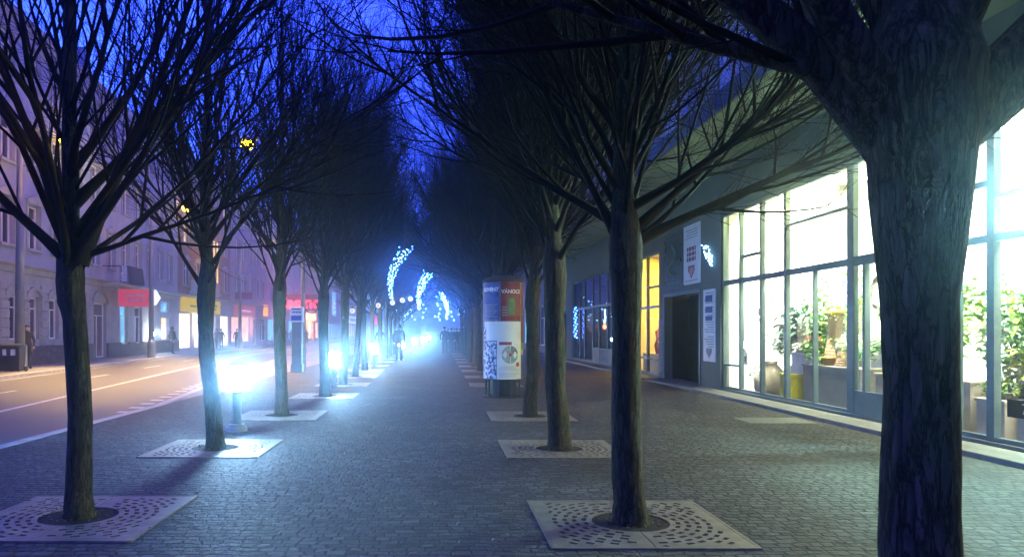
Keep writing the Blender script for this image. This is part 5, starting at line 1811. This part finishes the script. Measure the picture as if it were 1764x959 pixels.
for k, mt_ in enumerate(('paper_grey', 'paper_moss', 'paper_moss', 'paper_sky')):
    disc_sector('wheel_picture', 16, .98, .05, .2, PI / 2 * k + .06, PI / 2 * (k + 1) - .06, mt_, .011, p6)
disc_sector('wheel_hub', 16, .98, .002, .045, 0, 2 * PI, 'sign_pink_lit', .013, p6) if False else disc_sector('wheel_hub', 16, .98, .002, .045, 0, 2 * PI, 'ink_maroon', .013, p6)
disc_sector('red_seal', 40, .76, .002, .055, 0, 2 * PI, 'ink_red', .012, p6)
for k, (z0, z1, mt_) in enumerate(((1.9, 2.6, 'paper_orange'), (1.25, 1.88, 'paper_red'), (1.1, 1.24, 'paper_green'), (.98, 1.09, 'paper_yellow'), (.44, .97, 'paper_blue'))):
    patch('poster', 58, 95, z0, z1, mt_, .006)

# ------------------------------------------------------------------ winter light decorations
def comet(label, px0, py0, px1, py1, Y, seed, n=3):
    a = at(px0, py0, Y); b = at(px1, py1, Y)
    t = thing('comet_light', label, 'light decoration', a, 0, 'blue comet light decorations along the walk')
    rng = random.Random(seed)
    d = b - a
    for s in range(n):
        fr = MB()
        off = (s - (n - 1) / 2)
        pts = []
        for i in range(26):
            u = i / 25
            p = d * u + Vector((-d.x * .42 * math.sin(PI * u) + off * .34 * u * d.z * .35, rng.gauss(0, .02), 0))
            pts.append(p)
        fr.tube(pts, [.012] * 26, 4); fr.build('frame_rib', 'dark_iron', t)
        bp_ = []
        for p in pts:
            for q in range(2):
                if rng.random() < .85:
                    bp_.append(p + Vector((rng.gauss(0, .03), rng.gauss(0, .03), rng.gauss(0, .07))) * (Y / 42))
        bulbs(bp_, .026 * Y / 42, 'led_ice' if s == n // 2 else 'led_blue', 'led_strand', t, world=False)
    fr = MB(); fr.tube([d * .9, d * .9 + Vector((0, 0.2, 1.6))], [.012, .012], 6)
    fr.build('hanger', 'dark_iron', t)
    m = a + d * .5
    lamp('comet_glow', 'POINT', (m.x, m.y - .5, m.z), 11 * Y * Y / 42, (.05, .18, 1), .5)
    return t


comet('large blue comet-shaped light decoration, leftmost above the walk', 674, 511, 700, 428, 19.5, 1)
comet('blue comet light decoration, second and lower, right of the largest', 722, 531, 737, 472, 27, 2)
comet('faint small blue comet light decoration, farthest and rightmost', 770, 546, 760, 506, 42, 3, 2)
rng = random.Random(9)
ls = thing('light_net', 'scatter of tiny blue-white fairy lights hanging over the far walk', 'fairy lights', (-1, 62, 3.5))
for k in range(6):
    x0_ = 692 + k * 22 + rng.uniform(-5, 5)
    pts = [at(x0_ + rng.gauss(0, 5), 506 + 6.5 * i + rng.gauss(0, 2), 62 + rng.uniform(-2, 2)) - Vector((-1, 62, 3.5)) for i in range(8)]
    bulbs(pts, .05, 'led_ice', 'led_strand', ls, world=False)
emit('globe_glass', (1.0, .9, .78), 1.5)
for k, (px, py) in enumerate(((607, 535), (651.5, 526), (676, 521), (693, 517), (707, 514.5))):
    p = at(px, py, 30)
    t = thing('globe_lantern', f'small round white lantern on a wire over the walk, {ORD[k]} from the left', 'lantern', p, 0, 'round lanterns on a wire')
    mb = MB(); mb.tube([Vector((0, -.02, 0)), Vector((0, .06, 0))], [.10, .10], 18); mb.build('glass', 'globe_glass', t)
    mb = MB(); mb.tube([Vector((.035 * math.cos(a), -.03, .035 * math.sin(a))) for a in [i * PI / 8 for i in range(17)]], [.012] * 17, 5); mb.build('centre', 'dark_iron', t)
    mb = MB(); mb.lathe([(.11, .10), (.03, .16), (.0001, .17)], 12); mb.build('cap', 'dark_iron', t)
t = thing('lantern_wire', 'thin wire carrying the round lanterns', 'wire', at(590, 535, 30))
w0 = at(590, 535, 30)
mb = MB(); mb.tube([at(px, py, 30) - w0 + Vector((0, 0, .17)) for px, py in ((590, 538), (607, 535), (651.5, 526), (676, 521), (693, 517), (707, 514.5), (740, 506), (830, 480))], [.006] * 8, 4); mb.build('wire', 'dark_iron', t)

# ------------------------------------------------------------------ people
def person_meshes(pose, h=1.74):
    """one continuous body grown by a skin modifier; coat and trousers are faces of it, hair is a child"""
    s = h / 1.74
    st = pose.get('stride', 0.0)
    arm = pose.get('arm', 0.06)
    J = {}
    P = lambda x, y, z: Vector((x, y, z)) * s
    J['pelvis'] = (P(0, 0, .95), .15); J['waist'] = (P(0, -.01, 1.1), .15); J['chest'] = (P(0, -.01, 1.32), .17); J['neckb'] = (P(0, 0, 1.47), .075); J['neck'] = (P(0, -.01, 1.53), .058)
    J['jaw'] = (P(0, -.03, 1.585), .072); J['head'] = (P(0, -.015, 1.66), .088); J['crown'] = (P(0, 0, 1.71), .06)
    for sd, k in (('l', -1), ('r', 1)):
        f = st * k
        J['hip' + sd] = (P(.09 * k, 0, .9), .105)
        J['knee' + sd] = (P(.095 * k, -f * .5 - .02 * abs(st), .49), .068)
        J['ankle' + sd] = (P(.1 * k, -f + (.0 if f > 0 else .05 * abs(st) / .3), .09 + (0 if f >= 0 else .04)), .048)
        J['toe' + sd] = (P(.11 * k, -f - .17, .035 + (0 if f >= 0 else .0)), .038)
        J['sh' + sd] = (P(.19 * k, 0, 1.42), .075)
        J['el' + sd] = (P((.24 + arm) * k, f * .45 + pose.get('elback', .02), 1.14), .052)
        J['wr' + sd] = (P((.22 + arm * .6) * k, f * .8 - pose.get('fore', .08), .9 + pose.get('hand_up', 0.0)), .036)
        J['hand' + sd] = (P((.21 + arm * .5) * k, f * .9 - pose.get('fore', .08) * 1.3, .81 + pose.get('hand_up', 0.0) * 1.2), .034)
    E = [('pelvis', 'waist'), ('waist', 'chest'), ('chest', 'neckb'), ('neckb', 'neck'), ('neck', 'jaw'), ('jaw', 'head'), ('head', 'crown')]
    for sd in 'lr':
        E += [('pelvis', 'hip' + sd), ('hip' + sd, 'knee' + sd), ('knee' + sd, 'ankle' + sd), ('ankle' + sd, 'toe' + sd), ('chest', 'sh' + sd), ('sh' + sd, 'el' + sd), ('el' + sd, 'wr' + sd), ('wr' + sd, 'hand' + sd)]
    names = list(J)
    me = bpy.data.meshes.new('body')
    me.from_pydata([tuple(J[n][0]) for n in names], [(names.index(a), names.index(b)) for a, b in E], [])
    ob = bpy.data.objects.new('body', me); COL.objects.link(ob)
    sk = ob.modifiers.new('Skin', 'SKIN')
    for i, n in enumerate(names):
        sv = me.skin_vertices[0].data[i]
        r = J[n][1] * s
        sv.radius = (r, r * (.72 if n in ('chest', 'waist', 'pelvis') else 1))
        sv.use_root = (n == 'pelvis')
    sb = ob.modifiers.new('Sub', 'SUBSURF'); sb.levels = 2; sb.render_levels = 2
    dg = bpy.context.evaluated_depsgraph_get()
    out = bpy.data.meshes.new_from_object(ob.evaluated_get(dg))
    bpy.data.objects.remove(ob)
    out.name = 'body'
    # coat flares over the hips for a long coat
    hem = pose.get('hem', .82) * s
    for v in out.vertices:
        if v.co.z < 1.08 * s and v.co.z > hem and abs(v.co.x) < .2 * s:
            v.co.x *= 1.12; v.co.y *= 1.15
    out.materials.clear()
    for k in range(4): out.materials.append(None)
    for p in out.polygons:
        c = p.center
        far_arm = abs(c.x) > .17 * s and c.z < .97 * s + .9 * pose.get('hand_up', 0) and c.z > .7 * s
        if c.z > 1.54 * s or (far_arm and c.z < .9 * s + pose.get('hand_up', 0)): k = 2
        elif c.z > hem or far_arm: k = 0
        elif c.z > .1 * s: k = 1
        else: k = 3
        p.material_index = k
        p.use_smooth = True
    hm = MB()
    hm.ball((0, .012 * s, 1.685 * s), .1 * s, .108 * s, .095 * s, n=14, m=9)
    hm.v = [(x, y + (.02 if z < 1.66 * s else 0), max(z, 1.6 * s)) for x, y, z in hm.v]
    if pose.get('hood'):
        hm.ball((0, .02 * s, 1.64 * s), .13 * s, .13 * s, .15 * s, n=14, m=9)
    # keep the face clear: push the front of the hair back
    hm.v = [(x, max(y, -.045 * s) if z < 1.70 * s else y, z) for x, y, z in hm.v]
    fm = MB(); fm.add([(-.016 * s, -.095 * s, 1.62 * s), (.016 * s, -.095 * s, 1.62 * s), (0, -.128 * s, 1.625 * s), (0, -.098 * s, 1.675 * s)], [(0, 1, 2), (0, 2, 3), (1, 3, 2)])
    return out, hm.mesh('hair'), fm.mesh('nose')


POSES = [person_meshes(dict(stride=.30, arm=.02)), person_meshes(dict(stride=.04, arm=.05, hem=.55)), person_meshes(dict(stride=.18, arm=.06, fore=.2, hand_up=.22, elback=.12)),
         person_meshes(dict(stride=.06, arm=.03, hem=.75, hood=True), 1.8)]
PV = {}


def person(label, x, y, rot, pose, coat, legs, hair='hair_dark', scale=1.0, group=None, bag=None):
    t = thing('person', label, 'person', (x, y, 0), rot, group)
    t.scale = (scale,) * 3
    key = (pose, coat, legs, hair)
    if key not in PV:
        b, h, n = (m.copy() for m in POSES[pose])
        for k, mt_ in enumerate((coat, legs, 'skin', 'black_door')): b.materials[k] = MATS[mt_]
        b.name = 'body'; h.materials.append(MATS[coat if pose == 3 else hair]); n.materials.append(MATS['skin'])
        PV[key] = (b, h, n)
    b, h, n = PV[key]
    bo = inst('body', b, t); inst('hood' if pose == 3 else 'hair', h, t); inst('nose', n, bo)
    if bag:
        g = thing('shoulder_bag', bag[1], 'bag', Vector((x, y, 0)) + Matrix.Rotation(rot, 3, 'Z') @ Vector((.27, .05, .78)), rot)
        mb = MB(); mb.box(-.06, .06, -.17, .17, 0, .28); mb.build('bag_body', bag[0], g, bevel=.03)
        mb = MB(); mb.tube([Vector((0, -.12, .27)), Vector((-.04, -.05, .6)), Vector((-.05, .0, .66)), Vector((-.04, .05, .6)), Vector((0, .12, .27))], [.01] * 5, 5); mb.build('strap', bag[0], g)


def gx(px, Y):
    return (px - VX) / FPX * Y


person('person in a dark hooded coat walking away along the pale house', gx(297, 50), 50, PI - .5, 3, 'cloth_dark', 'cloth_dark')
person('person in dark clothes standing half behind the grey mast near the bins', gx(46, 30), 30, .8, 1, 'cloth_dark', 'cloth_navy')
person('person in a grey jacket before the yellow-signed shop, left of a pair', gx(373, 66), 66, PI, 0, 'cloth_grey', 'cloth_dark')
person('person in an olive jacket before the yellow-signed shop, right of a pair', gx(381, 66.6), 66.6, PI, 1, 'cloth_olive', 'cloth_jeans')
person('person in a long dark coat before the pink-lit window', gx(408, 69), 69, 0, 1, 'cloth_dark', 'cloth_dark')
person('person in a dark jacket and jeans before the blue-lit shop', gx(491, 84), 84, PI, 0, 'cloth_dark', 'cloth_jeans')
person('person with raised hands beside the one in jeans, before the blue-lit shop', gx(502, 84.5), 84.5, PI - .4, 2, 'cloth_brown', 'cloth_jeans')
person('person in brown before the glaring orange shop', gx(528, 93), 93, 0, 1, 'cloth_brown', 'cloth_dark')
person('large dark hooded figure standing between the left-row trunks by the bollards', gx(687, 37.5), 37.5, PI, 3, 'cloth_dark', 'cloth_dark', scale=1.03)
person('person in navy partly behind the bollard glare, left of the hooded figure', gx(655, 45), 45, 0, 1, 'cloth_navy', 'cloth_dark')
person('person in a long coat at the left front of the crowd on the walk', gx(766, 50), 50, PI, 1, 'cloth_navy', 'cloth_dark', scale=1.05)
person('person in jeans behind the long-coated one in the crowd', gx(778, 53), 53, PI - .2, 0, 'cloth_navy', 'cloth_jeans')
person('person in dark jacket in the middle of the crowd', gx(787, 57), 57, .3, 1, 'cloth_dark', 'cloth_dark')
person('fair-haired person in grey in the middle of the crowd', gx(793, 58), 58, 2.2, 2, 'cloth_grey', 'cloth_dark', 'hair_fair')
person('person in olive coat right of the crowd centre', gx(799, 56), 56, PI, 1, 'cloth_olive', 'cloth_dark')
person('person in a brown coat at the right of the crowd', gx(805, 58.5), 58.5, 0, 0, 'cloth_brown', 'cloth_dark')
person('person in black with a pale bag walking at the right edge of the crowd', gx(813, 47), 47, .1, 0, 'cloth_dark', 'cloth_dark', bag=('paper_white', 'pale shoulder bag carried by the walker at the right of the crowd'))
person('person in red scarf-coloured jacket at the back of the crowd', gx(783, 63), 63, 0, 1, 'cloth_red', 'cloth_dark')
person('distant person in grey at the back left of the crowd', gx(772, 66), 66, 0, 0, 'cloth_grey', 'cloth_dark')
person('distant person in jeans and dark coat at the back right of the crowd', gx(808, 65), 65, PI, 1, 'cloth_dark', 'cloth_jeans')
# ------------------------------------------------------------------ evening haze, added mainly to give the lamps a glow
m, nt, out = new_mat('haze_air')
pv = nt.nodes.new('ShaderNodeVolumePrincipled')
pv.inputs['Color'].default_value = (0.62, 0.8, 1.0, 1)
pv.inputs['Density'].default_value = HAZE
pv.inputs['Anisotropy'].default_value = HAZE_G
nt.links.new(pv.outputs[0], out.inputs['Volume'])
mb = MB(); mb.box(-152, 152, -42, 422, -1.2, 26)
h = mb.build('haze', 'haze_air')
h['kind'] = 'stuff'
